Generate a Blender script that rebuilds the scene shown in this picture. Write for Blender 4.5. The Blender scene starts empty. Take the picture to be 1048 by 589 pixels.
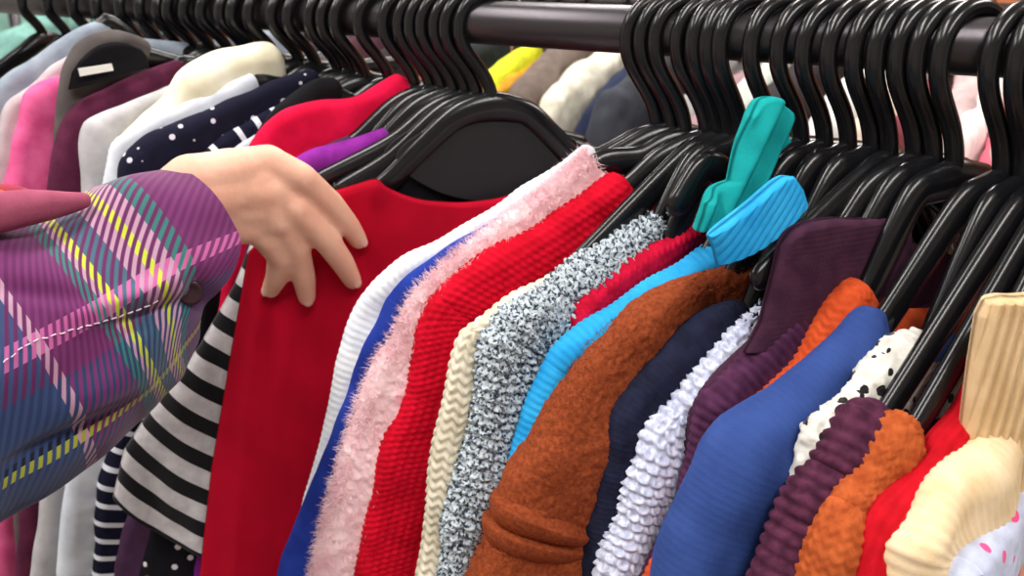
import bpy, bmesh, math
import numpy as np
from mathutils import Vector
rng = np.random.default_rng(7)
C = bpy.context.scene.collection
PI = math.pi
DEBUG = False
LAMP = 22.0
# ------------------------------------------------------------------ camera model (1048 x 589)
W, H, F = 1048, 589, 1000.0
CX, CY = 524.0, 294.5
TH = math.radians(18.752); PSI = math.radians(36.561)
fw = np.array([-math.sin(PSI)*math.cos(TH), math.cos(PSI)*math.cos(TH), -math.sin(TH)])
rt = np.array([math.cos(PSI), math.sin(PSI), 0.0])
up = np.cross(rt, fw)
ZB, RB = 1.5, 0.016                                # rail height and radius
cam = np.array([0.11781266, -0.59399229, 1.54696708])

def ray(px, py):
    px = np.asarray(px, float); py = np.asarray(py, float)
    return fw + rt*((px-CX)/F)[..., None] - up*((py-CY)/F)[..., None]
def proj(p):
    v = np.asarray(p)-cam; z = v@fw
    return CX+F*(v@rt)/z, CY-F*(v@up)/z, z
def barx(px):
    lo, hi = -4.0, 0.6
    for _ in range(60):
        m = (lo+hi)/2
        if proj((m, 0, ZB))[0] < px: lo = m
        else: hi = m
    return lo
class Plane:                                       # the vertical plane a hanger and its garment hang in
    def __init__(s, X, yaw, off=0.0, Y=0.0):
        s.X = X; s.yaw = yaw
        s.h = np.array([-math.sin(yaw), -math.cos(yaw), 0.0])      # outwards, towards the aisle
        s.n = np.array([math.cos(yaw), -math.sin(yaw), 0.0])       # the side facing right
        s.o = np.array([X, Y, 0.0]) + s.n*off
    def hit(s, px, py):
        r = ray(px, py); t = ((s.o-cam)@s.n)/(r@s.n)
        return cam + r*t[..., None]
    def pt(s, t, z, n=0.0): return s.o + s.h*t + s.n*n + np.array([0, 0, z])
    def co(s, P):                                  # (outward, height)
        return (P-s.o)@s.h, P[..., 2]
def solve_yaw(X, px, py, rad):
    r = ray(px, py); o = cam-np.array([X, 0, 0])
    while True:
        A = r[0]**2+r[1]**2; B = 2*(r[0]*o[0]+r[1]*o[1]); D = B*B-4*A*(o[0]**2+o[1]**2-rad**2)
        if D >= 0 or rad > .4: break
        rad += .005
    p = cam+r*(-B-math.sqrt(D))/2/A
    return math.atan2(-(p[0]-X), -p[1])
def neck_z(X, py):
    return min((abs(proj((X, 0, ZB-d))[1]-py), ZB-d) for d in np.arange(.04, .16, .002))[1]

# ------------------------------------------------------------------ numpy noise
_P = rng.permutation(512); _V = rng.random(512)*2-1
def noise(p, f):
    p = p*f; i = np.floor(p).astype(int); t = p-i; t = t*t*(3-2*t); r = 0
    for a in (0, 1):
        for b in (0, 1):
            for c in (0, 1):
                hsh = _P[(_P[(_P[(i[..., 0]+a) & 511]+i[..., 1]+b) & 511]+i[..., 2]+c) & 511]
                w = (t[..., 0] if a else 1-t[..., 0])*(t[..., 1] if b else 1-t[..., 1])*(t[..., 2] if c else 1-t[..., 2])
                r = r+w*_V[hsh]
    return r
def smooth(a, k):
    if k < 1: return a
    w = np.hanning(2*k+3)[1:-1]; w /= w.sum()
    pad = np.concatenate([np.repeat(a[:1], k, 0), a, np.repeat(a[-1:], k, 0)])
    return np.stack([np.convolve(pad[:, j], w, 'valid') for j in range(a.shape[1])], 1)
def resample(P, n, power=1.0):
    P = np.asarray(P, float); d = np.r_[0, np.cumsum(np.linalg.norm(np.diff(P[:, :2], axis=0), axis=1))]
    s = np.linspace(0, d[-1], n)
    return np.stack([np.interp(s, d, P[:, j]) for j in range(P.shape[1])], 1)
def catmull(P, n, k=None):
    P = np.asarray(P, float); Q = np.vstack([2*P[0]-P[1], P, 2*P[-1]-P[-2]]); out = []
    for i in range(len(P)-1):
        t = np.linspace(0, 1, 24, endpoint=False)[:, None]; a, b, c, d = Q[i:i+4]
        out.append(.5*(2*b+(c-a)*t+(2*a-5*b+4*c-d)*t**2+(3*b-a-3*c+d)*t**3))
    out.append(P[-1:])
    return resample(np.vstack(out), n)

# ------------------------------------------------------------------ object helpers
def tag(o, label=None, cat=None, group=None, kind=None):
    for k, v in (('label', label), ('category', cat), ('group', group), ('kind', kind)):
        if v: o[k] = v
    return o
def thing(name, label, cat, loc, group=None):
    o = bpy.data.objects.new(name, None); C.objects.link(o)
    o.location = [float(v) for v in loc]; o.empty_display_size = .02
    return tag(o, label, cat, group)
def link(name, me, mat, parent=None):
    o = bpy.data.objects.new(name, me); C.objects.link(o)
    if mat is not None: me.materials.append(mat)
    if parent is not None:
        o.parent = parent
        o.matrix_parent_inverse = __import__('mathutils').Matrix.Translation(-parent.location)
    return o
def mesh(name, V, Fq, mat, parent=None, uv=None, sm=True):
    me = bpy.data.meshes.new(name)
    V = np.ascontiguousarray(V, dtype=np.float32)
    if isinstance(Fq, list):
        li = np.array([i for q in Fq for i in q], np.int32); tot = np.array([len(q) for q in Fq], np.int32)
    else:
        li = np.ascontiguousarray(Fq, dtype=np.int32).ravel(); tot = np.full(len(Fq), 4, np.int32)
    me.vertices.add(len(V)); me.vertices.foreach_set('co', V.ravel())
    me.loops.add(len(li)); me.loops.foreach_set('vertex_index', li)
    me.polygons.add(len(tot)); st = np.r_[0, np.cumsum(tot)[:-1]].astype(np.int32)
    me.polygons.foreach_set('loop_start', st)
    me.update(calc_edges=True); me.validate()
    me.polygons.foreach_set('use_smooth', [bool(sm)]*len(me.polygons))
    if uv is not None:
        l = me.uv_layers.new(name='UVMap'); idx = np.zeros(len(me.loops), int); me.loops.foreach_get('vertex_index', idx)
        l.data.foreach_set('uv', np.asarray(uv, float)[idx].ravel())
    me.update()
    return link(name, me, mat, parent)
def grid_faces(n, m, wrap=False, base=0):
    i = np.arange(n-1)[:, None]; j = np.arange(m if wrap else m-1)[None]; k = (j+1) % m
    return (np.stack([i*m+j, i*m+k, (i+1)*m+k, (i+1)*m+j], -1).reshape(-1, 4)+base)
def tube(path, rad, seg=16, flat=None, dirn=None):
    """path Nx3, rad N or scalar; flat = radius along fixed direction dirn"""
    path = np.asarray(path, float); n = len(path); rad = np.broadcast_to(np.asarray(rad, float), (n,))
    T = np.gradient(path, axis=0); T /= np.linalg.norm(T, axis=1)[:, None]+1e-12
    ref = np.array(dirn if dirn is not None else (0, 0, 1.0))
    if dirn is None and abs(T[0]@ref) > .9: ref = np.array([1.0, 0, 0])
    Vs = []
    b = np.cross(T[0], ref); b /= np.linalg.norm(b); a = np.cross(b, T[0])
    for i in range(n):
        if dirn is not None:
            a = ref-T[i]*(T[i]@ref); a /= np.linalg.norm(a)
        else:
            a = a-T[i]*(T[i]@a); a /= np.linalg.norm(a)
        b = np.cross(T[i], a)
        th = np.arange(seg)/seg*2*PI
        fr = 1 if flat is None else flat
        Vs.append(path[i]+rad[i]*(np.cos(th)[:, None]*a*fr+np.sin(th)[:, None]*b))
    V = np.vstack(Vs); Fc = grid_faces(n, seg, True).tolist()
    Fc.append(list(range(seg))[::-1]); Fc.append([(n-1)*seg+j for j in range(seg)])
    return V, Fc
def tube_round(path, r, seg=16, **k):              # tube with rounded ends
    path = np.asarray(path, float)
    a = (path[0]-path[1]); a /= np.linalg.norm(a); b = path[-1]-path[-2]; b /= np.linalg.norm(b)
    rr = np.broadcast_to(np.asarray(r, float), (len(path),)).copy()
    q = [.25, .6, .85]
    pre = [path[0]+a*rr[0]*math.cos(math.asin(x)) for x in q]; post = [path[-1]+b*rr[-1]*math.cos(math.asin(x)) for x in q[::-1]]
    return tube(np.vstack([pre, path, post]), np.r_[[rr[0]*x for x in q], rr, [rr[-1]*x for x in q[::-1]]], seg, **k)
def merge(parts):
    V = []; Fc = []; b = 0
    for v, f in parts:
        V.append(v); Fc += [[i+b for i in q] for q in f]; b += len(v)
    return np.vstack(V), Fc
def boxm(c, s, bev=0.0):
    c = np.array(c, float); s = np.array(s, float)/2
    V = np.array([[x, y, z] for x in (-1, 1) for y in (-1, 1) for z in (-1, 1)])*s+c
    return V, [[0, 1, 3, 2], [4, 6, 7, 5], [0, 4, 5, 1], [2, 3, 7, 6], [0, 2, 6, 4], [1, 5, 7, 3]]

# ------------------------------------------------------------------ materials
def lin(c):
    return tuple(((v/255)/12.92 if v/255 <= .04045 else ((v/255+.055)/1.055)**2.4) for v in c)+(1.0,)
def newmat(name):
    m = bpy.data.materials.new(name); m.use_nodes = True; nt = m.node_tree
    return m, nt, nt.nodes['Principled BSDF']
def N(nt, t, **k):
    n = nt.nodes.new(t)
    for a, b in k.items():
        if a.startswith('_'): setattr(n, a[1:], b)
        else: n.inputs[a.replace('0', ' ')].default_value = b
    return n
def cloth(name, c1, c2=None, scale=120., sheen=.25, rough=.9, bump=.25, bscale=900., stripe=None, contrast=(.35, .65)):
    """woven / knitted cloth: two shades mottled by noise, fine fibre bump"""
    m, nt, b = newmat(name); L = nt.links
    tc = N(nt, 'ShaderNodeTexCoord')
    no = N(nt, 'ShaderNodeTexNoise', Scale=scale, Detail=4.0); L.new(tc.outputs['Object'], no.inputs['Vector'])
    cr = N(nt, 'ShaderNodeValToRGB'); L.new(no.outputs['Fac'], cr.inputs['Fac'])
    c2 = c2 or tuple(int(v*.88) for v in c1)
    cr.color_ramp.elements[0].position = contrast[0]; cr.color_ramp.elements[1].position = contrast[1]
    cr.color_ramp.elements[0].color = lin(c2); cr.color_ramp.elements[1].color = lin(c1)
    col = cr.outputs['Color']
    if stripe:                                     # dyed stripes along u or v: (axis, period, duty, colour)
        ax, per, duty, sc = stripe
        sp = N(nt, 'ShaderNodeSeparateXYZ'); uvn = N(nt, 'ShaderNodeUVMap'); L.new(uvn.outputs[0], sp.inputs[0])
        mt = N(nt, 'ShaderNodeMath', _operation='MULTIPLY'); L.new(sp.outputs[ax], mt.inputs[0]); mt.inputs[1].default_value = 1/per
        fr = N(nt, 'ShaderNodeMath', _operation='FRACT'); L.new(mt.outputs[0], fr.inputs[0])
        gt = N(nt, 'ShaderNodeMath', _operation='LESS_THAN'); L.new(fr.outputs[0], gt.inputs[0]); gt.inputs[1].default_value = duty
        mx = N(nt, 'ShaderNodeMix', _data_type='RGBA'); L.new(gt.outputs[0], mx.inputs[0]); L.new(col, mx.inputs[6]); mx.inputs[7].default_value = lin(sc)
        col = mx.outputs[2]
    L.new(col, b.inputs['Base Color'])
    b.inputs['Roughness'].default_value = rough; b.inputs['Specular IOR Level'].default_value = .15
    b.inputs['Sheen Weight'].default_value = sheen; b.inputs['Sheen Roughness'].default_value = .5
    b.inputs['Sheen Tint'].default_value = lin(c1)
    n2 = N(nt, 'ShaderNodeTexNoise', Scale=bscale, Detail=3.0); L.new(tc.outputs['Object'], n2.inputs['Vector'])
    bp = N(nt, 'ShaderNodeBump', Strength=bump, Distance=.001); L.new(n2.outputs['Fac'], bp.inputs['Height']); L.new(bp.outputs[0], b.inputs['Normal'])
    return m
def spotted(name, base, spot, scale, thr):
    m = cloth(name, base); nt = m.node_tree; L = nt.links; b = nt.nodes['Principled BSDF']
    src = b.inputs['Base Color'].links[0].from_socket
    tc = N(nt, 'ShaderNodeTexCoord'); v = N(nt, 'ShaderNodeTexVoronoi', Scale=scale); L.new(tc.outputs['Object'], v.inputs['Vector'])
    lt = N(nt, 'ShaderNodeMath', _operation='LESS_THAN'); L.new(v.outputs['Distance'], lt.inputs[0]); lt.inputs[1].default_value = thr
    mx = N(nt, 'ShaderNodeMix', _data_type='RGBA'); L.new(lt.outputs[0], mx.inputs[0]); L.new(src, mx.inputs[6]); mx.inputs[7].default_value = lin(spot)
    L.new(mx.outputs[2], b.inputs['Base Color'])
    return m
def solid(name, c, rough=.5, metal=0., spec=.5, bump=0., bs=300.):
    m, nt, b = newmat(name)
    b.inputs['Base Color'].default_value = lin(c); b.inputs['Roughness'].default_value = rough
    b.inputs['Metallic'].default_value = metal; b.inputs['Specular IOR Level'].default_value = spec
    tc = N(nt, 'ShaderNodeTexCoord'); n = N(nt, 'ShaderNodeTexNoise', Scale=bs, Detail=3.0); nt.links.new(tc.outputs['Object'], n.inputs['Vector'])
    mr = N(nt, 'ShaderNodeMapRange'); nt.links.new(n.outputs['Fac'], mr.inputs[0]); mr.inputs[3].default_value = rough*.85; mr.inputs[4].default_value = min(1, rough*1.15)
    nt.links.new(mr.outputs[0], b.inputs['Roughness'])
    if bump:
        bp = N(nt, 'ShaderNodeBump', Strength=bump, Distance=.002); nt.links.new(n.outputs['Fac'], bp.inputs['Height']); nt.links.new(bp.outputs[0], b.inputs['Normal'])
    return m
M = {}
M['black_plastic'] = solid('black_plastic', (17, 17, 20), .24, 0, .42, 0, 25.)
M['matte_black'] = solid('matte_black_plastic', (30, 30, 33), .55, 0, .3, 0, 60.)
M['rail'] = solid('rail_metal', (70, 66, 70), .34, .75, .5)
M['dark_metal'] = solid('dark_metal', (40, 38, 40), .4, .7)

# ------------------------------------------------------------------ knit relief (metres), u along the sweep, v around it
def k_rib_across(p, a): return lambda u, v, P: a*(np.abs(np.cos(PI*u/p))-.6)
def k_rib_along(p, a): return lambda u, v, P: a*(np.abs(np.cos(PI*v/p))-.6)
def k_rib_slant(p, a, sl): return lambda u, v, P: a*(np.abs(np.cos(PI*(v+sl*u)/p))-.6)
def k_stock(w, c, a, wob=.0):
    def f(u, v, P):
        vv = v+wob*noise(P, 60.); uu = u+wob*noise(P+5, 60.)
        q = vv/w; ab = np.abs(q-np.floor(q)-.5)*2
        return a*((.5+.5*np.cos(2*PI*(uu/c+ab*.75)))**.8*(1-.55*ab**3)*(1-.35*(1-ab)**6)-.5)
    return f
def k_moss(w, c, a, wob=.0012):
    def f(u, v, P):
        vv = v+wob*noise(P, 90.); uu = u+wob*noise(P+5, 90.)
        return a*(np.sin(PI*(uu/c+vv/w))*np.sin(PI*(uu/c-vv/w))+.35*noise(P, 300.))
    return f
def k_loops(w, c, a):
    def f(u, v, P):
        vv = v+.003*noise(P, 70.); uu = u+.004*noise(P+5, 55.)
        q = vv/w; ab = np.abs(q-np.floor(q)-.5)*2
        s = (.5+.5*np.cos(2*PI*(uu/c+ab*.9)))
        return a*(s*(1-.4*ab**2)-.5+.35*noise(P, 170.))
    return f
def k_weave(w, c, a):                              # open lumpy stitches with deep gaps between the yarns
    def f(u, v, P):
        vv = v+.0016*noise(P, 80.)+.0006*noise(P, 210.); uu = u+.0020*noise(P+5, 70.)+.0007*noise(P+9, 230.)
        j = np.floor(uu/c); x = (vv/w+.5*(j % 2)); x = x-np.floor(x)-.5; y = uu/c-j-.5
        arch = np.exp(-((y+.9*x*x-.12)/.20)**2)*np.clip(1-(2*x)**6, 0, 1)
        leg = np.exp(-((np.abs(x)-.30)/.13)**2)*np.exp(-((y+.22)/.3)**2)
        return a*(np.maximum(arch, .9*leg)-.45)+a*.12*noise(P, 420.)
    return f
def k_twill(p, a): return lambda u, v, P: a*(np.abs(np.cos(PI*(u+.55*v+.0016*noise(P, 70.))/p))-.6)+a*.45*np.cos(2*PI*v/.0055)*np.cos(PI*(u+.55*v)/p)**2
def k_felt(a): return lambda u, v, P: a*(noise(P, 260.)+.7*noise(P, 520.))
def k_plain(u, v, P): return 0*u

def sweep(name, O, Tn, Nin, n, r, Lin, mat, parent, knit, fold=.003, res=.0018, cap=(True, True), seed=0., flare=1.0):
    """O centres, Tn tangents, Nin inward directions, n plane normal, r half thickness (per sample)"""
    S = len(O); d = np.r_[0, np.cumsum(np.linalg.norm(np.diff(O, axis=0), axis=1))]
    rm = float(np.mean(r)); per = PI*rm*2+2*Lin; A = int(min(260, max(36, per/res)))
    arc = np.arange(A)/A*per                       # arc 0 = outer ridge
    q1 = PI*rm/2; x = np.zeros(A); y = np.zeros(A); nx = np.zeros(A); ny = np.zeros(A)   # x inward, y along n (unit r)
    for i, s in enumerate(arc):
        sg = 1; ss = s
        if ss > per/2: ss = per-ss; sg = -1
        if ss <= q1: a = ss/rm; X, Y, nX, nY = -math.cos(a), math.sin(a), -math.cos(a), math.sin(a)
        elif ss <= q1+Lin: X, Y, nX, nY = (ss-q1)/Lin*10+.0, 1, 0, 1; X = -0.0 + (ss-q1)/Lin*1000
        else: a = (ss-q1-Lin)/rm; X, Y, nX, nY = 2000+math.sin(a), math.cos(a), math.sin(a), math.cos(a)
        x[i] = X; y[i] = sg*Y; nx[i] = nX; ny[i] = sg*nY
    r = np.asarray(r)[:, None]
    X = np.where(x[None] <= 0, x[None]*r, np.where(x[None] <= 1000.01, x[None]/1000*Lin, Lin+(x[None]-2000)*r*.6))
    lt = np.clip(X/Lin, 0, 1)
    Yf = y[None]*r*(1+.18*np.sin(lt*PI)-.25*lt)
    P = O[:, None]+Nin[:, None]*X[..., None]+n*Yf[..., None]
    Nm = Nin[:, None]*nx[None, :, None]+n*ny[None, :, None]+0*P
    vv = np.where(arc > per/2, arc-per, arc)[None]+0*X; uu = d[:, None]+0*X
    P0 = P.copy()
    Q = P+seed
    disp = fold*(noise(Q, 22.)+.5*noise(Q, 48.))+knit(uu, vv, Q)
    # rounded ends
    P = P+Nm*disp[..., None]
    e = np.ones(S); ee = np.zeros(S)
    rc = rm*.8
    for i in range(S):
        if cap[0] and d[i] < rc: e[i] = math.sqrt(max(0.02, 1-(1-d[i]/rc)**2))
        if cap[1] and d[-1]-d[i] < rc: e[i] = math.sqrt(max(0.02, 1-(1-(d[-1]-d[i])/rc)**2))
    ctr = O[:, None]+Nin[:, None]*np.clip(X, 0, Lin)[..., None]
    P = ctr+(P-ctr)*e[:, None, None]
    V = P.reshape(-1, 3); Fc = grid_faces(S, A, True)
    Fc = Fc.tolist(); Fc.append(list(range(A))[::-1]); Fc.append([(S-1)*A+j for j in range(A)])
    o = mesh(name, V, Fc, mat, parent, np.stack([uu.ravel(), vv.ravel()], 1))
    return o, P0, Nm, r
def panel(name, rows, pl, thick, mat, parent, nu=150, nv=150, fold=.004, folds=None, knit=None, fs=14., uvdir=None, seed=0.):
    """a hanging cloth panel: rows of pixels read on the plane, given real thickness and folds"""
    R = [catmull(r, nu) for r in rows]; R = np.stack(R)                        # k x nu x 2
    cum = np.linspace(0, 1, len(R)); t = np.linspace(0, 1, nv)
    G = np.stack([np.stack([np.interp(t, cum, R[:, i, c]) for i in range(nu)], 1) for c in (0, 1)], -1)   # nv x nu x 2
    P = pl.hit(G[..., 0], G[..., 1])
    a, z = pl.co(P)
    ex = np.linspace(-1, 1, nu)[None]; ey = np.linspace(0, 1, nv)[:, None]
    prof = np.sqrt(np.clip(1-np.abs(ex)**6, 0.0, 1))*np.sqrt(np.clip(1-(1-np.clip(ey*nv/8, 0, 1))**2, 0, 1))
    f = fold*(noise(np.stack([a*1.6+seed, z*.35, 0*a], -1), fs)+.4*noise(np.stack([a*2+seed, z*.8, 0*a+3], -1), fs*2))
    if folds is not None: f = f+folds(G, a, z)
    kn = knit(a, z, P+seed) if knit else 0
    front = P+pl.n*(f+thick*prof+kn*prof)[..., None]; back = P+pl.n*(f-thick*prof)[..., None]
    V = np.vstack([front.reshape(-1, 3), back.reshape(-1, 3)]); m = nv*nu
    f1 = grid_faces(nv, nu); f2 = grid_faces(nv, nu, base=m)[:, ::-1]
    b = [j for j in range(nu)]+[i*nu+nu-1 for i in range(1, nv)]+[(nv-1)*nu+j for j in range(nu-2, -1, -1)]+[i*nu for i in range(nv-2, 0, -1)]
    b = np.array(b); b2 = np.roll(b, -1); f3 = np.stack([b, b+m, b2+m, b2], 1)
    uv = np.stack([a.ravel(), z.ravel()], 1)
    return mesh(name, V, np.vstack([f1, f2, f3]), mat, parent, np.vstack([uv, uv])), front

# ------------------------------------------------------------------ hangers
def make_hanger(pl, nz, armpts, label, plate=False, far=.17, rr=.0050, kind='black plastic hangers'):
    """hook over the rail, near arm through armpts (outward, z), far arm mirrored"""
    r = rr; Rl = .0245
    t = thing('clothes_hanger', label, 'clothes hanger', pl.pt(0, nz), 'black plastic hangers on the front rail')
    zc = ZB+RB+r-Rl
    ang = np.radians(np.linspace(-98, 84, 34))     # -125: open end at the far side; 0 = top; +: aisle side
    pts = [(Rl*math.sin(a), zc+Rl*math.cos(a)) for a in ang]
    e = pts[-1]
    D = e[1]-nz; tb = np.linspace(0, 1, 28)[1:, None]
    B = [np.array(e), np.array((e[0]+.003, e[1]-.42*D)), np.array((.001, nz+.50*D)), np.array((0, nz-.004))]
    ctrl = (1-tb)**3*B[0]+3*tb*(1-tb)**2*B[1]+3*tb**2*(1-tb)*B[2]+tb**3*B[3]
    pts = np.array(pts+[tuple(c) for c in ctrl])
    P = np.array([pl.pt(a, z) for a, z in pts])
    V, Fc = tube_round(P, r, 14, flat=1.15, dirn=pl.n)
    mesh('hook', V, Fc, M['black_plastic'], t)
    # arms
    a0, z0 = armpts[0]
    near = [(0, nz-.004), (.014, nz-.006), (.032, nz-.014)]+[p for p in armpts if p[0] > .05]
    if near[-1][0] < .05: near += [(near[-1][0]+.03, near[-1][1]-.02)]
    near = catmull(near, 46)
    slope = (near[-1][1]-nz)/max(.1, near[-1][0])
    fa = catmull([(0, nz-.004), (-.014, nz-.006), (-.032, nz-.014), (-far*.6, nz-.014+slope*far*.5), (-far, nz-.01+slope*far)], 30)
    full = np.vstack([fa[::-1], near[1:]])
    P = np.array([pl.pt(a, z) for a, z in full]); s = np.abs(full[:, 0])
    rad = .0104-.0028*np.clip(s/.15, 0, 1)+.0016*np.exp(-(s/.02)**2)
    V, Fc = tube_round(P, rad, 16, flat=.62, dirn=pl.n)
    parts = [(V, Fc)]
    mesh('shoulder_frame', V, Fc, M['black_plastic'], t)
    # lower brace joining both arms close under the neck
    bz = nz-.045
    if plate:
        q = np.array([(-.062, nz-.030), (-.04, nz-.012), (0, nz-.002), (.04, nz-.014), (.075, nz-.040), (.045, bz-.022), (0, bz-.032), (-.045, bz-.020)])
        q = np.vstack([catmull(np.vstack([q, q[:1]]), 60)[:-1]])
        fr = np.array([pl.pt(a, z, .0028) for a, z in q]); bk = np.array([pl.pt(a, z, -.0028) for a, z in q]); k = len(q)
        Fp = [list(range(k)), list(range(k, 2*k))[::-1]]+[[i, i+k, (i+1) % k+k, (i+1) % k] for i in range(k)]
        mesh('neck_plate', np.vstack([fr, bk]), Fp, M['matte_black'], t, sm=False)
    return t

# ------------------------------------------------------------------ garments traced on their hanging planes
GAR = {}
def garment(name, label, cat, hook, edge, tip, mat, knit, neck=None, rad=.19, Lin=.06, fold=.003, seed=0., ext=.14,
            hanger=None, yaw=None, res=.0012, cuffcap=True, split=True, plate=False, body=True, group=None, bodymat=None, bodyr=.8):
    X = barx(hook)
    if yaw is None: yaw = solve_yaw(X, tip[0], tip[1], rad)
    else: yaw = math.radians(yaw)
    pl = Plane(X, yaw)
    E = np.array([(e[0], e[1], e[2]) for e in edge], float)
    ln = np.sum(np.linalg.norm(np.diff(E[:, :2], axis=0), axis=1))
    c = catmull(E, max(60, int(ln/1.0)))
    c[:, :2] = smooth(c[:, :2], 5)
    P = pl.hit(c[:, 0], c[:, 1]); dep = (P-cam)@fw
    tg = np.gradient(c[:, :2], axis=0); tg /= np.linalg.norm(tg, axis=1)[:, None]
    off = c[:, 2]*RS/1000*F/dep
    px = c[:, 0]+tg[:, 1]*off; py = c[:, 1]-tg[:, 0]*off
    O = pl.hit(px, py)
    a, z = pl.co(O)
    if DEBUG: print(label, 'hook', hook, 'yaw', round(math.degrees(yaw)), 'a', a[[0, len(a)//2, -1]].round(2), 'z', z[[0, len(a)//2, -1]].round(2))
    # run on below the frame
    k = 12; da, dz = a[-1]-a[-1-k], z[-1]-z[-1-k]; l = math.hypot(da, dz)
    m = max(2, int(ext/.0012)); ss = np.arange(1, m+1)/m*ext; bl = np.clip(ss/ext, 0, 1)
    dirx = da/l*(1-bl*.8); dirz = -np.sqrt(1-dirx**2)
    a = np.r_[a, a[-1]+np.cumsum(dirx)*ext/m]; z = np.r_[z, z[-1]+np.cumsum(dirz)*ext/m]
    rr = np.r_[c[:, 2], np.full(m, c[-1, 2])]/1000*RS
    az = smooth(np.stack([a, z], 1), 4)
    # even spacing at res
    d = np.r_[0, np.cumsum(np.linalg.norm(np.diff(az, axis=0), axis=1))]; ns = int(d[-1]/res)
    s = np.linspace(0, d[-1], ns); az = np.stack([np.interp(s, d, az[:, 0]), np.interp(s, d, az[:, 1])], 1); rr = np.interp(s, d, rr)
    tn = np.gradient(az, axis=0); tn = smooth(tn, int(.012/res)); tn /= np.linalg.norm(tn, axis=1)[:, None]
    ti = smooth(tn, int(.03/res)); ti /= np.linalg.norm(ti, axis=1)[:, None]
    Ow = pl.o+az[:, :1]*pl.h+az[:, 1:]*np.array([0, 0, 1.0])
    Nin = ti[:, 1:]*pl.h+(-ti[:, :1])*np.array([0, 0, 1.0])
    Tn = tn[:, :1]*pl.h+tn[:, 1:]*np.array([0, 0, 1.0])
    t = thing(name, label, cat, pl.pt(0, az[0, 1]), group or 'garments hanging on the front rail')
    # shoulder tip = nearest sample
    tp = np.array(pl.co(pl.hit(np.array(tip[0], float), np.array(tip[1], float))))
    it = int(np.argmin(np.linalg.norm(az-tp[None], axis=1))); it = min(max(it, 12), ns-20)
    kw = dict(fold=fold, res=res, seed=seed)
    if split:
        o1 = sweep('shoulder', Ow[:it+6], Tn[:it+6], Nin[:it+6], pl.n, rr[:it+6], Lin, mat, t, knit, cap=(True, True), **kw)
        o2 = sweep('sleeve', Ow[it-4:], Tn[it-4:], Nin[it-4:], pl.n, rr[it-4:]*1.02, Lin, mat, t, knit, cap=(True, cuffcap), **kw)
    else:
        o2 = sweep('sleeve', Ow, Tn, Nin, pl.n, rr, Lin, mat, t, knit, cap=(True, cuffcap), **kw); o1 = None
    # body hanging from the shoulders
    if body:
        ta = np.linspace(-.17, max(.08, az[it, 0]-.03), 46); zt = np.interp(ta, az[:it+1, 0], az[:it+1, 1]-.012)
        zr = az[0, 1]-.012; zt = np.where(ta < az[0, 0], np.interp(np.abs(ta), [0, az[0, 0]+1e-4, .2], [zr-.012, zr, zr-.07]), zt)
        zb = 1.5-.62; rows = 60; G = np.linspace(0, 1, rows)
        Z = zt[None]+(zb-zt[None])*G[:, None]; Ag = ta[None]+0*Z
        th = float(np.mean(rr))*bodyr*np.sqrt(np.clip(1-np.abs(np.linspace(-1, 1, 46))**5, 0, 1))[None]*np.sqrt(np.clip(1-(1-np.clip(G*rows/6, 0, 1))**2, .0, 1))[:, None]
        base = pl.o+Ag[..., None]*pl.h+Z[..., None]*np.array([0, 0, 1.0])
        f = .003*noise(np.stack([Ag*2, Z*.3, 0*Z+seed], -1), 12.)
        fr = base+pl.n*(th+f)[..., None]; bk = base+pl.n*(f-th)[..., None]
        nu = 46; m_ = rows*nu
        b = np.array([j for j in range(nu)]+[i*nu+nu-1 for i in range(1, rows)]+[(rows-1)*nu+j for j in range(nu-2, -1, -1)]+[i*nu for i in range(rows-2, 0, -1)])
        b2 = np.roll(b, -1)
        uv = np.stack([Ag.ravel(), Z.ravel()], 1)
        mesh('body', np.vstack([fr.reshape(-1, 3), bk.reshape(-1, 3)]), np.vstack([grid_faces(rows, nu), grid_faces(rows, nu, base=m_)[:, ::-1], np.stack([b, b+m_, b2+m_, b2], 1)]), bodymat or mat, t, np.vstack([uv, uv]))
    if hanger:
        nz = neck_z(X, neck)
        ins = az[:it]-np.stack([-tn[:it, 1], tn[:it, 0]], 1)*0.004
        step = max(1, len(ins)//7)
        make_hanger(pl, nz, [tuple(p) for p in ins[::step]], hanger, plate)
    GAR[label] = (t, pl, az, rr, o1, o2, Ow, Nin)
    return t, pl, o1, o2

# ================================================================== right-hand group, from left to right
mm = cloth
white_m = mm('white_knit', (244, 246, 252), (222, 228, 240), 60)
royal_m = mm('royal_blue_jersey', (38, 62, 158), (26, 44, 128), 40, sheen=.2)
pink_m = mm('pink_mohair', (255, 226, 230), (246, 204, 212), 70, sheen=.5)
redrib_m = mm('red_rib_knit', (212, 8, 42), (188, 2, 32), 60)
cream_m = mm('cream_knit', (228, 220, 200), (205, 196, 172), 80)
marl_m = mm('grey_marl_knit', (196, 206, 213), (48, 58, 72), 420, contrast=(.41, .54), bump=.3)
crim_m = mm('crimson_knit', (214, 18, 62), (176, 8, 42), 90)
cyan_m = mm('cyan_rib', (52, 172, 232), (34, 148, 212), 50)
teal_m = mm('turquoise_jersey', (22, 158, 158), (12, 132, 134), 40)
brown_m = mm('rust_brown_wool', (150, 72, 38), (122, 54, 28), 420, contrast=(.35, .65), bump=.6)
navy_m = mm('navy_rib', (34, 38, 62), (22, 24, 42), 90)
lav_m = mm('pale_lavender_knit', (222, 226, 244), (184, 190, 216), 240, contrast=(.38, .6))
plum_m = mm('dark_plum_knit', (74, 42, 62), (58, 30, 50), 80)
purp_m = mm('aubergine_knit', (84, 44, 76), (60, 28, 54), 120)
oran_m = mm('orange_knit', (218, 88, 44), (192, 70, 32), 100)
blue_m = mm('denim_blue_sweat', (54, 78, 142), (46, 68, 128), 45, sheen=.3)
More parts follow.
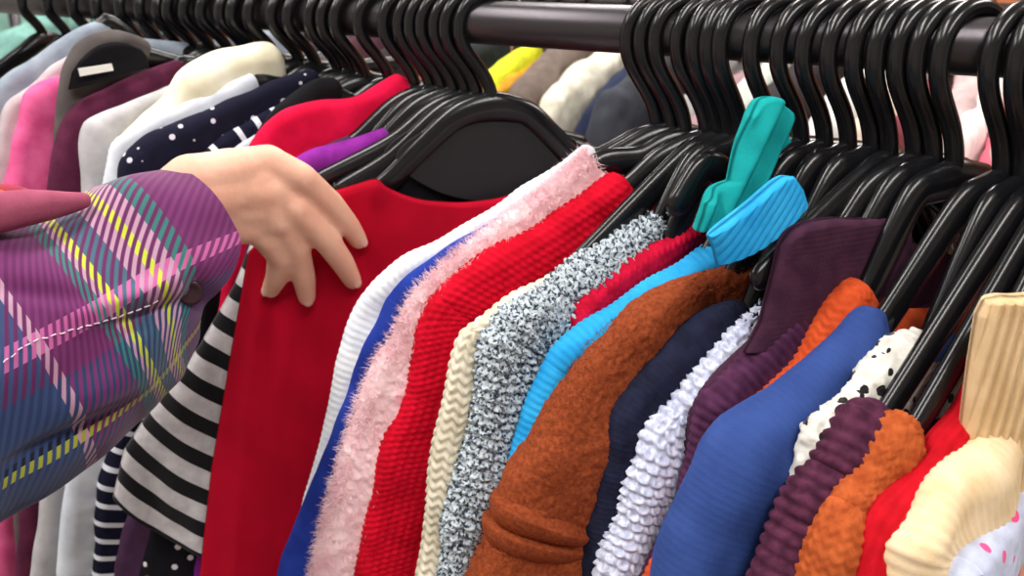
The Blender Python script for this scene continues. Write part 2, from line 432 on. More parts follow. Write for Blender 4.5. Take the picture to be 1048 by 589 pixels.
spot_m = spotted('white_fleece_black_spots', (232, 230, 222), (22, 20, 22), 88., .27)
plumc_m = mm('plum_chunky', (88, 42, 66), (58, 24, 44), 150)
rust_m = mm('burnt_orange_knit', (186, 92, 46), (156, 70, 32), 150)
red2_m = mm('scarlet_knit', (190, 12, 30), (166, 6, 22), 100)
crm2_m = mm('pale_cream_knit', (238, 214, 178), (220, 192, 150), 60)
beige_m = mm('beige_rib', (222, 192, 150), (206, 174, 130), 60)
flor_m = spotted('lilac_floral', (206, 214, 240), (232, 80, 140), 70., .3)

R1 = [
 dict(name='jumper', label='white fine-knit jumper whose sleeve lies beside the big red top', cat='jumper', hook=679, neck=136, tip=(375, 305), rad=.2,
  edge=[(604, 144, 9), (558, 176, 10), (500, 211, 11), (440, 248, 11), (400, 271, 12), (370, 302, 12), (356, 330, 12), (349, 352, 12), (340, 402, 11), (330, 450, 10), (312, 520, 10), (290, 600, 10)],
  mat=white_m, knit=k_rib_across(.005, .0006), hanger='black hanger of the white jumper, leftmost in the right-hand crowd'),
 dict(name='top', label='royal blue jersey top showing as a thin strip between white and pink', cat='top', hook=693, neck=137, tip=(402, 302), rad=.2,
  edge=[(600, 165, 7), (540, 205, 9), (470, 246, 10), (425, 276, 11), (400, 302, 12), (385, 335, 13), (362, 376, 14), (345, 425, 15), (331, 463, 15), (306, 519, 15), (284, 585, 16)],
  mat=royal_m, knit=k_plain, hanger='black hanger of the royal blue top, between white and pink hangers'),
 dict(name='jumper', label='pale pink fluffy mohair jumper with hairy edges', cat='jumper', hook=708, neck=139, tip=(428, 298), rad=.19,
  edge=[(604, 152, 13), (566, 186, 13), (516, 223, 13), (472, 256, 13), (440, 283, 13), (418, 311, 14), (402, 342, 14), (385, 370, 14), (364, 425, 14), (343, 492, 14), (325, 565, 14), (318, 600, 14)],
  mat=pink_m, knit=k_felt(.0012), hanger='black hanger of the fluffy pale pink jumper'),
 dict(name='cardigan', label='bright red rib-knit cardigan with fine slanting stitches', cat='cardigan', hook=731, neck=142, tip=(450, 300), rad=.18,
  edge=[(636, 172, 15), (600, 197, 16), (550, 228, 17), (500, 256, 18), (462, 280, 18), (437, 308, 17), (426, 335, 17), (418, 372, 17), (406, 416, 17), (393, 446, 17), (378, 505, 17), (363, 570, 18), (360, 600, 18)],
  mat=redrib_m, knit=k_twill(.0048, .0015), Lin=.05, hanger='black hanger whose arm lies over the bright red ribbed cardigan'),
 dict(name='jumper', label='cream chunky jumper sleeve squeezed between red cardigan and grey marl knit', cat='jumper', hook=742, neck=143, tip=(490, 338), rad=.18,
  edge=[(568, 276, 7), (550, 288, 9), (528, 300, 10), (496, 319, 11), (474, 333, 12), (463, 352, 13), (455, 400, 14), (446, 445, 14), (437, 500, 14), (427, 585, 14)],
  mat=cream_m, knit=k_stock(.009, .0065, .0026, .0008), hanger='black hanger of the cream jumper, before the grey marl one'),
 dict(name='jumper', label='black and white marl chunky knit jumper turning blue-grey down the sleeve', cat='jumper', hook=755, neck=146, tip=(512, 335), rad=.18,
  edge=[(712, 196, 13), (660, 222, 17), (610, 253, 19), (560, 285, 21), (525, 304, 22), (502, 324, 22), (489, 350, 22), (485, 390, 22), (478, 425, 22), (466, 480, 21), (455, 540, 20), (447, 595, 20)],
  mat=marl_m, knit=k_weave(.0078, .0064, .0042), Lin=.05, res=.001, hanger='black hanger of the grey marl knit'),
 dict(name='jumper', label='crimson knitted jumper wedged between grey marl and cyan garments', cat='jumper', hook=767, neck=147, tip=(600, 318), rad=.17,
  edge=[(733, 222, 9), (695, 234, 11), (650, 258, 12), (612, 284, 12), (590, 304, 13), (580, 326, 13), (568, 380, 12), (550, 440, 12), (525, 520, 12), (510, 590, 12)],
  mat=crim_m, knit=k_stock(.006, .0045, .0018), hanger='black hanger of the crimson jumper'),
 dict(name='cardigan', label='cyan blue ribbed cardigan with thick folded collar band', cat='cardigan', hook=831, neck=152, tip=(560, 372), rad=.19,
  edge=[(804, 180, 17), (772, 206, 16), (735, 236, 15), (690, 268, 15), (640, 300, 15), (598, 327, 15), (565, 355, 15), (549, 380, 15), (540, 402, 15), (529, 436, 14), (515, 490, 13), (498, 560, 13), (490, 600, 12)],
  mat=cyan_m, knit=k_rib_across(.0042, .0011), hanger='black hanger rising out of the cyan ribbed collar'),
 dict(name='coat', label='rust brown boiled wool coat with turned-back cuff', cat='coat', hook=856, neck=154, tip=(598, 375), rad=.19,
  edge=[(793, 254, 11), (740, 272, 15), (690, 288, 18), (640, 318, 21), (604, 346, 24), (580, 378, 27), (556, 420, 28), (531, 468, 28), (508, 508, 28), (488, 556, 29), (472, 595, 30)],
  mat=brown_m, split=False, knit=k_felt(.0009), Lin=.05, fold=.005, hanger='black hanger of the rust brown coat'),
 dict(name='jumper', label='navy blue finely ribbed jumper beside the rust brown coat', cat='jumper', hook=881, neck=157, tip=(640, 400), rad=.18,
  edge=[(765, 304, 11), (735, 310, 14), (700, 330, 17), (672, 358, 18), (640, 392, 19), (620, 420, 19), (612, 460, 19), (604, 500, 19), (597, 550, 19), (592, 600, 19)],
  mat=navy_m, split=False, knit=k_rib_across(.0034, .0007), Lin=.05, hanger='black hanger of the navy ribbed jumper'),
 dict(name='jumper', label='pale lavender-grey chunky loop-knit jumper', cat='jumper', hook=906, neck=160, tip=(690, 412), rad=.18,
  edge=[(783, 305, 6), (752, 334, 9), (716, 371, 12), (688, 404, 15), (660, 432, 18), (646, 466, 20), (638, 490, 20), (630, 528, 20), (617, 560, 20), (608, 600, 20)],
  mat=lav_m, knit=k_weave(.0080, .0062, .0034), Lin=.045, res=.001, hanger='black hanger of the lavender-grey chunky knit'),
 dict(name='cardigan', label='dark plum fine-knit cardigan with wide smooth collar under the hangers', cat='cardigan', hook=952, neck=166, tip=(735, 392), rad=.19,
  edge=[(926, 217, 8), (885, 222, 9), (845, 221, 10), (820, 224, 11), (802, 238, 12), (793, 262, 12), (786, 292, 12), (776, 330, 12), (757, 356, 12), (730, 388, 12), (710, 420, 12), (702, 450, 11), (690, 500, 11), (668, 560, 11), (655, 600, 11)],
  mat=plum_m, split=False, knit=k_rib_across(.003, .0003), Lin=.085, hanger='black hanger of the dark plum cardigan'),
 dict(name='jumper', label='aubergine ribbed jumper sleeve just left of the denim blue sweatshirt', cat='jumper', hook=972, neck=170, tip=(722, 400), rad=.175,
  edge=[(850, 284, 10), (822, 296, 14), (790, 322, 17), (760, 355, 18), (728, 385, 19), (711, 404, 18), (706, 430, 16), (700, 465, 15), (688, 512, 15), (668, 560, 14), (652, 600, 14)],
  mat=purp_m, split=False, knit=k_rib_across(.005, .0014), hanger='black hanger of the aubergine ribbed jumper'),
 dict(name='jumper', label='bright orange cable jumper peeping out behind the denim blue sweatshirt', cat='jumper', hook=995, neck=176, tip=(745, 430), rad=.18,
  edge=[(872, 277, 17), (850, 300, 17), (828, 335, 16), (800, 372, 14), (765, 405, 12), (735, 430, 12), (716, 462, 11), (703, 500, 11), (686, 540, 11), (668, 572, 11), (652, 605, 11)],
  mat=oran_m, knit=k_stock(.0075, .005, .002), hanger='black hanger of the bright orange jumper'),
 dict(name='sweatshirt', label='smooth denim blue sweatshirt with a ridged shoulder seam', cat='sweatshirt', hook=1047, neck=184, tip=(760, 440), rad=.17,
  edge=[(905, 306, 12), (880, 310, 18), (848, 340, 22), (808, 372, 25), (770, 401, 28), (741, 422, 30), (723, 450, 31), (711, 480, 31), (696, 510, 31), (680, 541, 31), (664, 592, 31)],
  mat=blue_m, split=False, knit=k_rib_across(.004, .0003), Lin=.05, fold=.004, hanger='black hanger of the denim blue sweatshirt'),
 dict(name='top', label='white fleecy top with black spots, crumpled under two hanger arms', cat='top', hook=1069, neck=190, tip=(838, 452), rad=.16,
  edge=[(948, 342, 6), (918, 348, 11), (893, 366, 12), (868, 392, 12), (842, 414, 11), (824, 434, 10), (815, 470, 10), (800, 520, 10), (790, 590, 10)],
  mat=spot_m, knit=k_felt(.0016), fold=.006, hanger='black hanger crossing the spotted white top'),
 dict(name='jumper', label='plum chunky ribbed jumper bunched left of the burnt orange one', cat='jumper', hook=1092, neck=196, tip=(840, 470), rad=.185,
  edge=[(905, 402, 16), (880, 401, 21), (856, 413, 23), (842, 440, 22), (826, 470, 21), (802, 503, 24), (784, 540, 25), (770, 575, 25), (762, 600, 25)],
  mat=plumc_m, knit=k_rib_across(.0062, .0024), Lin=.045, fold=.006, hanger='black hanger with a long bare arm ending in the plum chunky jumper'),
 dict(name='jumper', label='burnt orange chunky jumper with a ribbed yoke', cat='jumper', hook=1115, neck=202, tip=(862, 492), rad=.185,
  edge=[(938, 418, 14), (916, 416, 21), (895, 427, 22), (877, 452, 21), (868, 480, 18), (846, 500, 21), (826, 535, 24), (812, 570, 25), (803, 600, 25)],
  mat=rust_m, knit=k_stock(.0066, .0052, .0017), Lin=.045, fold=.005, hanger='black hanger with a long bare arm ending in the burnt orange jumper'),
 dict(name='jumper', label='scarlet red jumper curving down at the right, behind pale cream', cat='jumper', hook=1137, neck=208, tip=(905, 500), rad=.19,
  edge=[(1004, 355, 9), (988, 385, 12), (972, 420, 14), (948, 446, 16), (925, 476, 17), (894, 512, 18), (875, 547, 18), (863, 585, 18), (860, 610, 18)],
  mat=red2_m, split=False, knit=k_rib_along(.0052, .0012), Lin=.05, hanger='black hanger of the scarlet jumper at the right edge'),
 dict(name='jumper', label='pale cream puffy ribbed sleeve at the lower right', cat='jumper', hook=1158, neck=214, tip=(945, 500), rad=.19,
  edge=[(1040, 372, 12), (1012, 420, 16), (978, 462, 20), (946, 490, 22), (914, 526, 25), (896, 553, 27), (890, 592, 28)],
  mat=crm2_m, split=False, knit=k_rib_across(.0048, .0009), Lin=.05, fold=.005, hanger='black hanger of the pale cream jumper beyond the right edge'),
 dict(name='blouse', label='lilac floral blouse corner below the pale cream sleeve', cat='blouse', hook=1182, neck=225, tip=(985, 560), rad=.2,
  edge=[(1068, 440, 12), (1030, 490, 14), (992, 535, 16), (962, 566, 18), (948, 592, 18)],
  mat=flor_m, knit=k_plain, Lin=.05, hanger='black hanger of the lilac floral blouse beyond the right edge'),
]
RS = .68                                           # cloth half thickness relative to the listed bulk
def order(L, anchor=None, T=.19, gmin=.0, gf=.95):
    X = np.array([barx(g['hook']) for g in L])
    y0 = np.array([solve_yaw(x, g['tip'][0], g['tip'][1], g.get('rad', .19)) for x, g in zip(X, L)])
    xt = X-np.sin(y0)*T
    if anchor is not None: xt[-1] = X[-1]-math.sin(math.radians(anchor))*T
    rr = np.array([max(e[2] for e in g['edge'][:-3])*RS/1000 for g in L])
    gap = np.maximum(gmin, gf*(rr[1:]+rr[:-1]))
    for i in range(len(L)-2, -1, -1):              # right to left: each leans left of its neighbour
        xt[i] = min(xt[i], xt[i+1]-gap[i])
    for g, x, t in zip(L, X, xt):
        g['yaw'] = math.degrees(math.asin(max(-.8, min(.8, (x-t)/T))))
    return L
for i, g in enumerate(order(R1, anchor=8, gf=.66)):
    print(g['mat'].name, round(g['yaw'], 1), round(barx(g['hook']), 3))
    garment(seed=float(i)*1.7, **g)
def plane_of(lbl): return [v[1] for k, v in GAR.items() if lbl in k][0]
def sub(pl, off):
    q = Plane(pl.X, pl.yaw, off); return q
def along(pl, pts):
    P = pl.hit(np.array([p[0] for p in pts], float), np.array([p[1] for p in pts], float)); a, z = pl.co(P)
    return list(zip(a, z))
# cyan collar band standing up over the neighbouring hangers
cy, cpl = GAR['cyan blue ribbed cardigan with thick folded collar band'][:2]
cp = sub(cpl, .064)
panel('collar', [[(722, 240), (762, 208), (796, 182), (812, 180)], [(728, 254), (770, 226), (806, 196), (822, 194)], [(732, 270), (778, 248), (810, 222), (826, 208)]], cp, .006, cyan_m, cy, 120, 90, fold=.002,
      knit=lambda a, z, P: .0009*(np.abs(np.cos(PI*(a*.8+z*.6)/.0045))-.5))
# turquoise top pulled up between the hooks
X = barx(800); tp = Plane(X, math.radians(24), .030)
t = thing('top', 'turquoise jersey top pulled up to a point between the hanger hooks', 'top', tp.pt(0, 1.38))
panel('cloth', [[(780, 102), (788, 98), (798, 102)], [(768, 120), (786, 112), (808, 124)], [(758, 152), (780, 146), (806, 144)], [(748, 186), (764, 180), (786, 172)], [(722, 208), (744, 206), (768, 200)], [(712, 236), (740, 234), (770, 226)]],
      tp, .007, teal_m, t, 90, 110, fold=.003, fs=30, folds=lambda G, a, z: .003*np.sin((a*1.0+z*.5)*420))
make_hanger(sub(tp, 0.), neck_z(X, 150), along(tp, [(755, 180), (728, 218)]), 'black hanger under the turquoise top')
X = barx(925); tp = Plane(X, math.radians(20))
make_hanger(tp, neck_z(X, 163), along(tp, [(842, 222), (800, 262), (780, 282)]), 'black hanger whose arm ends at the left edge of the dark plum collar')
# plum collar lying wide under the hangers
py_, ppl = GAR['dark plum fine-knit cardigan with wide smooth collar under the hangers'][:2]
panel('collar', [[(796, 250), (806, 235), (822, 226), (850, 222), (884, 223), (916, 217), (934, 222)], [(790, 276), (806, 262), (826, 254), (852, 250), (884, 248), (914, 242), (934, 240)], [(776, 330), (800, 314), (826, 304), (852, 294), (884, 286), (914, 276), (934, 270)], [(760, 360), (800, 350), (826, 340), (852, 330), (884, 320), (914, 310), (934, 300)]],
      sub(ppl, .012), .007, plum_m, py_, 120, 90, fold=.002, knit=lambda a, z, P: .00008*np.cos(2*PI*z/.003))
# beige ribbed jumper at the right edge
X = barx(1152); bp = Plane(X, math.radians(13), .002)
B0 = bp.hit(np.array(1030.), np.array(340.)); hb = bp; bp = Plane(B0[0], math.radians(52), .012, B0[1])
t = thing('jumper', 'beige wide-rib jumper hanging at the right edge above pale cream', 'jumper', B0)
panel('front_panel', [[(1008, 307), (1025, 304), (1048, 304), (1100, 296)], [(1000, 322), (1025, 320), (1050, 320), (1104, 312)], [(992, 370), (1020, 368), (1052, 366), (1106, 360)], [(984, 432), (1016, 430), (1054, 428), (1108, 424)], [(976, 500), (1012, 500), (1054, 500), (1110, 500)], [(968, 600), (1008, 600), (1054, 600), (1112, 600)]],
      bp, .008, beige_m, t, 150, 200, fold=.002, knit=lambda a, z, P: .0026*(np.abs(np.cos(PI*(a+.10*z)/.0050))**.7-.5))
make_hanger(hb, neck_z(X, 212), along(hb, [(1085, 262), (1070, 290)]), 'black hanger of the beige ribbed jumper')

# pink mohair hairs
def hairs(lbl, mat, count, ln, name='fluff', seed=3, sink=.0):
    t, pl, az, rr, o1, o2, Ow, Nin = [v for k, v in GAR.items() if lbl in k][0]
    g = np.random.default_rng(seed); i = g.integers(2, len(Ow)-4, count); th = g.uniform(-1.9, 1.9, count)
    r = rr[i]; dirn = -Nin[i]*np.cos(th)[:, None]+pl.n*np.sin(th)[:, None]
    over = np.clip(np.abs(th)-PI/2, 0, 1)[:, None]
    base = Ow[i]+dirn*(r*1.0)[:, None]+Nin[i]*g.uniform(0, .03, count)[:, None]*(np.abs(th) > 1.4)[:, None]
    d = dirn+.75*g.normal(size=(count, 3)); d /= np.linalg.norm(d, axis=1)[:, None]
    d2 = d+.7*g.normal(size=(count, 3))+np.array([0, 0, -.25]); d2 /= np.linalg.norm(d2, axis=1)[:, None]
    l = ln*g.uniform(.4, 1.2, count)[:, None]; w = np.cross(d, g.normal(size=(count, 3))); w /= np.linalg.norm(w, axis=1)[:, None]; w *= .00022
    m_ = base+d*l*.55; e = m_+d2*l*.5
    V = np.stack([base-w, base+w, m_-w*.8, m_+w*.8, e], 1).reshape(-1, 3); k = np.arange(count)[:, None]*5
    Q = np.concatenate([k+np.array([[0, 1, 3, 2]])]); T = k+np.array([[2, 3, 4]])
    o = mesh(name, V, Q.tolist()+T.tolist(), mat, t, sm=False); o['kind'] = 'stuff'
hairs('fluffy mohair', pink_m, 26000, .0085)
hairs('boiled wool', brown_m, 9000, .0022, 'wool_fibres')
hairs('chunky loop-knit', lav_m, 1500, .004, 'loose_fibres')
# cuff band of the brown coat: two rolled ridges around the sleeve
def ring(lbl, px, name, mat, wid, amp, knit=k_plain, over=.003):
    t, pl, az, rr, o1, o2, Ow, Nin = [v for k, v in GAR.items() if lbl in k][0]
    c = np.array(pl.co(pl.hit(np.array(px[0], float), np.array(px[1], float)))); i = int(np.argmin(np.linalg.norm(az-c, axis=1)))
    k = int(wid/.0012/2); sl = slice(i-k, i+k)
    tn = np.gradient(Ow[sl], axis=0); tn /= np.linalg.norm(tn, axis=1)[:, None]
    sweep(name, Ow[sl]-Nin[sl]*.001, tn, Nin[sl], pl.n, rr[sl]+over, .05, mat, t, knit, fold=amp, res=.0012, seed=4.)
ring('boiled wool', (520, 520), 'turned_cuff', brown_m, .030, .003, over=.0035)
ring('boiled wool', (508, 548), 'cuff_fold', brown_m, .022, .003, over=.002)

# raised seam down the side of the blue sweatshirt
t_, pl_, az_, rr_, o1_, o2_, Ow_, Nin_ = [v for k, v in GAR.items() if 'denim blue sweatshirt' in k and 'ridged' in k][0]
Q = smooth(Ow_+pl_.n*(rr_*1.12)[:, None]+Nin_*.026, 12)[20:-8]
V, Fc = tube(Q, .0016, 8); mesh('side_seam', V, Fc, blue_m, t_)

# ================================================================== left-hand group
redbig_m = mm('crimson_jersey', (178, 2, 38), (166, 1, 33), 30, sheen=.15)
blk_m = mm('black_jersey', (20, 19, 23), (14, 14, 18), 60)
stripe_m = mm('black_white_stripes', (204, 200, 202), (184, 180, 184), 120, stripe=(1, .0285, .47, (16, 14, 18)))
thin_m = mm('navy_thin_white_stripes', (26, 26, 48), (18, 18, 38), 120, stripe=(0, .0165, .27, (222, 222, 232)))
fleck_m = spotted('navy_white_flecks', (24, 24, 44), (214, 210, 224), 85., .2)
dots_m = spotted('black_white_dots', (20, 18, 24), (214, 208, 210), 75., .2)
purple_m = mm('purple_jersey', (146, 44, 158), (110, 30, 122), 50)
ppl_m = mm('dusky_purple_sleeve', (84, 54, 84), (70, 44, 72), 50)
cerise_m = mm('cerise_jersey', (222, 16, 68), (198, 8, 54), 50)
jack_m = mm('dark_grey_jacket_cloth', (92, 86, 84), (74, 68, 68), 40)
ivory_m = mm('ivory_knit', (240, 238, 218), (226, 220, 190), 40)
pale_m = mm('pale_blue_white_knit', (222, 228, 236), (200, 206, 218), 40)
grey_m = mm('light_grey_knit', (196, 194, 196), (176, 174, 178), 60)
dplum_m = mm('deep_plum_knit', (92, 36, 62), (70, 24, 48), 60)
rose_m = mm('pale_rose_jersey', (226, 184, 186), (206, 160, 164), 60)
pk_m = mm('candy_pink_knit', (232, 104, 156), (214, 78, 134), 60)
mauve_m = mm('pale_mauve_knit', (206, 190, 194), (184, 166, 172), 60)
slate_m = mm('slate_blue_jersey', (150, 160, 172), (126, 136, 150), 60)
lilac_m = mm('pale_lilac_jersey', (206, 208, 222), (180, 182, 200), 60)
mint_m = mm('mint_green_cotton', (150, 200, 190), (130, 182, 172), 30)

R2 = [
 dict(name='top', label='slate blue jersey top, furthest left along the rail', cat='top', hook=196, neck=47, tip=(35, 62), rad=.17,
  edge=[(110, 14, 10), (88, 24, 12), (58, 42, 13), (24, 66, 13), (-4, 88, 13), (-24, 130, 13), (-44, 250, 13), (-60, 400, 13)], mat=slate_m, knit=k_plain, hanger='black hanger of the slate blue top at the far left'),
 dict(name='jumper', label='pale mauve-grey jumper behind the candy pink one', cat='jumper', hook=214, neck=50, tip=(25, 95), rad=.17,
  edge=[(84, 52, 9), (50, 68, 10), (24, 90, 11), (6, 106, 12), (-4, 140, 12), (-16, 220, 12), (-40, 400, 12)], mat=mauve_m, knit=k_plain, hanger='black hanger of the pale mauve jumper'),
 dict(name='jumper', label='candy pink knitted jumper near the left edge', cat='jumper', hook=232, neck=53, tip=(38, 88), rad=.17,
  edge=[(100, 78, 8), (70, 78, 13), (42, 83, 19), (24, 98, 20), (16, 130, 20), (6, 190, 20), (-4, 300, 20), (-8, 450, 20), (-4, 592, 20)], mat=pk_m, knit=k_rib_across(.004, .0004), hanger='black hanger of the candy pink jumper'),
 dict(name='jacket', label='dark grey jacket with rounded collar and black lining, near the white price tag', cat='jacket', hook=250, neck=50, tip=(68, 84), rad=.17,
  edge=[(160, 46, 12), (142, 36, 14), (112, 30, 15), (84, 42, 14), (68, 66, 12), (62, 96, 12), (54, 150, 12), (40, 250, 12), (20, 420, 12)], mat=jack_m, knit=k_plain, hanger='black hanger of the dark jacket by the white tag'),
 dict(name='jumper', label='deep plum jumper with a pale pink neckline edge', cat='jumper', hook=262, neck=57, tip=(74, 106), rad=.17,
  edge=[(190, 56, 8), (150, 72, 12), (110, 88, 15), (78, 104, 17), (64, 122, 18), (58, 150, 18), (50, 200, 18), (40, 320, 18), (24, 500, 18), (16, 592, 18)], mat=dplum_m, knit=k_plain, hanger='black hanger of the deep plum jumper'),
 dict(name='cardigan', label='light grey knitted cardigan between deep plum and pale blue-white', cat='cardigan', hook=280, neck=62, tip=(96, 124), rad=.17,
  edge=[(205, 70, 8), (165, 90, 11), (125, 106, 13), (96, 118, 15), (85, 136, 15), (83, 190, 15), (74, 300, 15), (50, 450, 15), (32, 592, 15)], mat=grey_m, knit=k_plain, hanger='black hanger of the light grey cardigan'),
 dict(name='jumper', label='ivory chunky jumper with a broad pale shoulder', cat='jumper', hook=305, neck=66, tip=(150, 118), rad=.16,
  edge=[(290, 46, 22), (250, 48, 26), (210, 58, 28), (182, 76, 26), (166, 98, 18), (140, 122, 13), (124, 146, 12), (120, 200, 12), (104, 320, 12), (70, 592, 12)], mat=ivory_m, knit=k_plain, hanger='black hanger of the ivory jumper'),
 dict(name='jumper', label='pale blue-white knitted jumper showing as a narrow curve beside light grey', cat='jumper', hook=322, neck=70, tip=(130, 138), rad=.17,
  edge=[(262, 74, 10), (215, 92, 11), (170, 112, 12), (132, 130, 13), (112, 146, 14), (106, 180, 14), (98, 300, 15), (76, 420, 17), (64, 500, 18), (60, 592, 18)], mat=pale_m, knit=k_rib_across(.005, .0005), hanger='black hanger of the pale blue-white jumper'),
 dict(name='jumper', label='dark navy blouse with scattered white flecks beside the ivory shoulder', cat='blouse', hook=345, neck=78, tip=(138, 155), rad=.17,
  edge=[(326, 70, 9), (280, 84, 12), (240, 100, 14), (195, 118, 16), (150, 138, 18), (126, 158, 18), (120, 190, 16), (122, 300, 14), (128, 400, 13), (128, 470, 12), (124, 530, 12), (120, 592, 12)], mat=fleck_m, knit=k_plain, hanger='black hanger of the white-flecked navy blouse'),
 dict(name='jumper', label='navy jumper with thin white stripes, seen low beside the wide-striped sleeve', cat='jumper', hook=358, neck=80, tip=(225, 140), rad=.17,
  edge=[(318, 92, 5), (290, 108, 7), (256, 124, 8), (222, 144, 10), (196, 172, 12), (170, 250, 13), (140, 380, 13), (122, 432, 13), (108, 470, 14), (98, 525, 14), (91, 592, 14)], mat=thin_m, knit=k_plain, hanger='black hanger of the thin-striped navy jumper'),
 dict(name='blouse', label='pale lilac jersey blouse seen as a sliver under the knuckles', cat='blouse', hook=372, neck=84, tip=(240, 158), rad=.17,
  edge=[(318, 112, 7), (290, 122, 7), (262, 138, 7), (240, 154, 7), (225, 180, 7), (215, 300, 7), (205, 420, 7), (215, 592, 7)], mat=lilac_m, knit=k_plain, hanger='black hanger of the pale lilac blouse'),
 dict(name='top', label='black jersey top hanging between the navy stripes and the cerise collar', cat='top', hook=398, neck=88, tip=(270, 130), rad=.17,
  edge=[(352, 78, 16), (322, 80, 16), (298, 96, 16), (272, 122, 14), (256, 150, 12), (240, 200, 10), (200, 330, 10), (160, 592, 10)], mat=blk_m, knit=k_plain, hanger='black hanger of the black top in the left-hand crowd'),
 dict(name='top', label='cerise red top with a turned-over collar above the hand', cat='top', hook=424, neck=92, tip=(262, 148), rad=.18,
  edge=[(412, 72, 10), (392, 84, 13), (364, 98, 12), (326, 104, 13), (294, 112, 14), (268, 130, 15), (254, 156, 15), (246, 200, 14), (220, 330, 12), (190, 450, 12), (176, 592, 12)], mat=cerise_m, knit=k_plain, hanger='black hanger of the cerise top'),
 dict(name='jumper', label='dusky purple jumper whose sleeve end hangs below the striped sleeve', cat='jumper', hook=440, neck=95, tip=(262, 190), rad=.19,
  edge=[(400, 118, 6), (360, 136, 7), (320, 158, 8), (280, 184, 10), (258, 220, 12), (225, 330, 13), (180, 420, 14), (140, 500, 15), (122, 545, 16), (108, 592, 16)], mat=ppl_m, knit=k_plain, hanger='black hanger of the dusky purple jumper'),
 dict(name='top', label='black top with white dots hanging below the striped sleeve', cat='top', hook=452, neck=97, tip=(272, 195), rad=.19,
  edge=[(410, 126, 6), (370, 144, 7), (330, 164, 8), (292, 190, 10), (270, 226, 12), (240, 330, 14), (200, 420, 16), (160, 500, 18), (148, 545, 20), (138, 592, 20)], mat=dots_m, knit=k_plain, hanger='black hanger of the dotted black top'),
 dict(name='top', label='bright purple jersey top just above the fingers', cat='top', hook=464, neck=98, tip=(300, 180), rad=.18,
  edge=[(402, 128, 9), (374, 137, 12), (345, 146, 13), (312, 158, 14), (286, 178, 13), (268, 220, 12), (246, 330, 12), (215, 450, 12), (190, 592, 12)], mat=purple_m, knit=k_plain, hanger='black hanger of the bright purple top'),
]
ids = ['slate', 'mauve', 'pink']
for i, g in enumerate(order(R2, anchor=43, T=.25, gf=.42)):
    print(g['mat'].name, round(g['yaw'], 1), round(barx(g['hook']), 3))
    garment(seed=30+float(i)*1.3, Lin=.05, res=.0025, **g)
# black lining inside the dark jacket, and its paper tag
jk, jpl = [v[:2] for k, v in GAR.items() if 'dark grey jacket' in k][0]
panel('lining', [[(82, 62), (100, 47), (124, 43), (144, 50)], [(74, 74), (100, 62), (124, 56), (150, 58)], [(70, 92), (100, 84), (124, 76), (152, 68)]], sub(jpl, .018), .003, blk_m, jk, 50, 40, fold=.002)
tg = sub(jpl, .026)
q = tg.hit(np.array([80., 114., 116., 82.]), np.array([70., 65., 72., 78.]))
V = np.vstack([q+tg.n*.0006, q-tg.n*.0006]); tt_ = thing('price_tag', 'small white paper tag hanging by the dark jacket collar', 'tag', q.mean(0))
mesh('paper', V, [[0, 1, 2, 3], [7, 6, 5, 4], [0, 4, 5, 1], [1, 5, 6, 2], [2, 6, 7, 3], [3, 7, 4, 0]], solid('white_card', (236, 236, 232), .7), tt_, sm=False)
# striped sleeve
X = barx(478); sp = Plane(X, math.radians(40), -.002)
t = thing('jumper', 'black and white wide-striped jumper whose sleeve hangs left of the big red top', 'jumper', sp.pt(0, 1.42))
def strip_panel(name, rows, pl, thick, mat, parent, **k):
    o, fr = panel(name, rows, pl, thick, mat, parent, **k)
    return o
o, fr = panel('sleeve', [[(262, 235), (290, 240), (330, 250)], [(240, 290), (280, 305), (330, 318)], [(205, 350), (250, 372), (320, 398)], [(160, 410), (210, 440), (300, 478)], [(126, 462), (180, 498), (280, 540)], [(115, 508), (160, 540), (215, 566), (270, 590)]],
              sp, .012, stripe_m, t, nu=90, nv=150, fold=.005, fs=16.)
# stripes follow the sleeve's length: rewrite the UVs in metres along its rows
nv_, nu_ = 150, 90
ln = np.r_[0, np.cumsum(np.linalg.norm(np.diff(fr[:, nu_//2], axis=0), axis=1))]
uv = np.stack([np.broadcast_to(np.linspace(0, .1, nu_)[None], (nv_, nu_)), np.broadcast_to(ln[:, None]+.0*ln[:, None], (nv_, nu_))], -1).reshape(-1, 2); uv = np.vstack([uv, uv])
l = o.data.uv_layers[0]; idx = np.zeros(len(o.data.loops), int); o.data.loops.foreach_get('vertex_index', idx); l.data.foreach_set('uv', uv[idx].ravel().astype(np.float32))
panel('body', [[(300, 190), (380, 160), (450, 130)], [(290, 300), (380, 300), (470, 300)], [(280, 600), (380, 600), (480, 600)]], sub(sp, -.004), .006, stripe_m, t, nu=50, nv=70)
make_hanger(sp, neck_z(X, 100), along(sp, [(440, 128), (400, 150), (330, 185)]), 'black hanger with a grey-lit arm running above the fingers')
# black camisole just behind the red top
X = barx(489); kp = Plane(X, math.radians(42))
t = thing('top', 'plain black top behind the neckline of the big red top', 'top', kp.pt(0, 1.42))
panel('body', [[(340, 195), (380, 172), (440, 150), (520, 140), (580, 140), (610, 165)], [(320, 260), (400, 240), (500, 230), (600, 240), (620, 250)], [(300, 420), (400, 420), (500, 420), (560, 420), (600, 420)], [(280, 620), (380, 620), (480, 620), (520, 620), (560, 620)]],
      kp, .006, blk_m, t, nu=80, nv=90)
make_hanger(kp, neck_z(X, 102), along(kp, [(450, 135), (400, 165), (350, 195)]), 'black hanger of the plain black top behind the red one', plate=True)
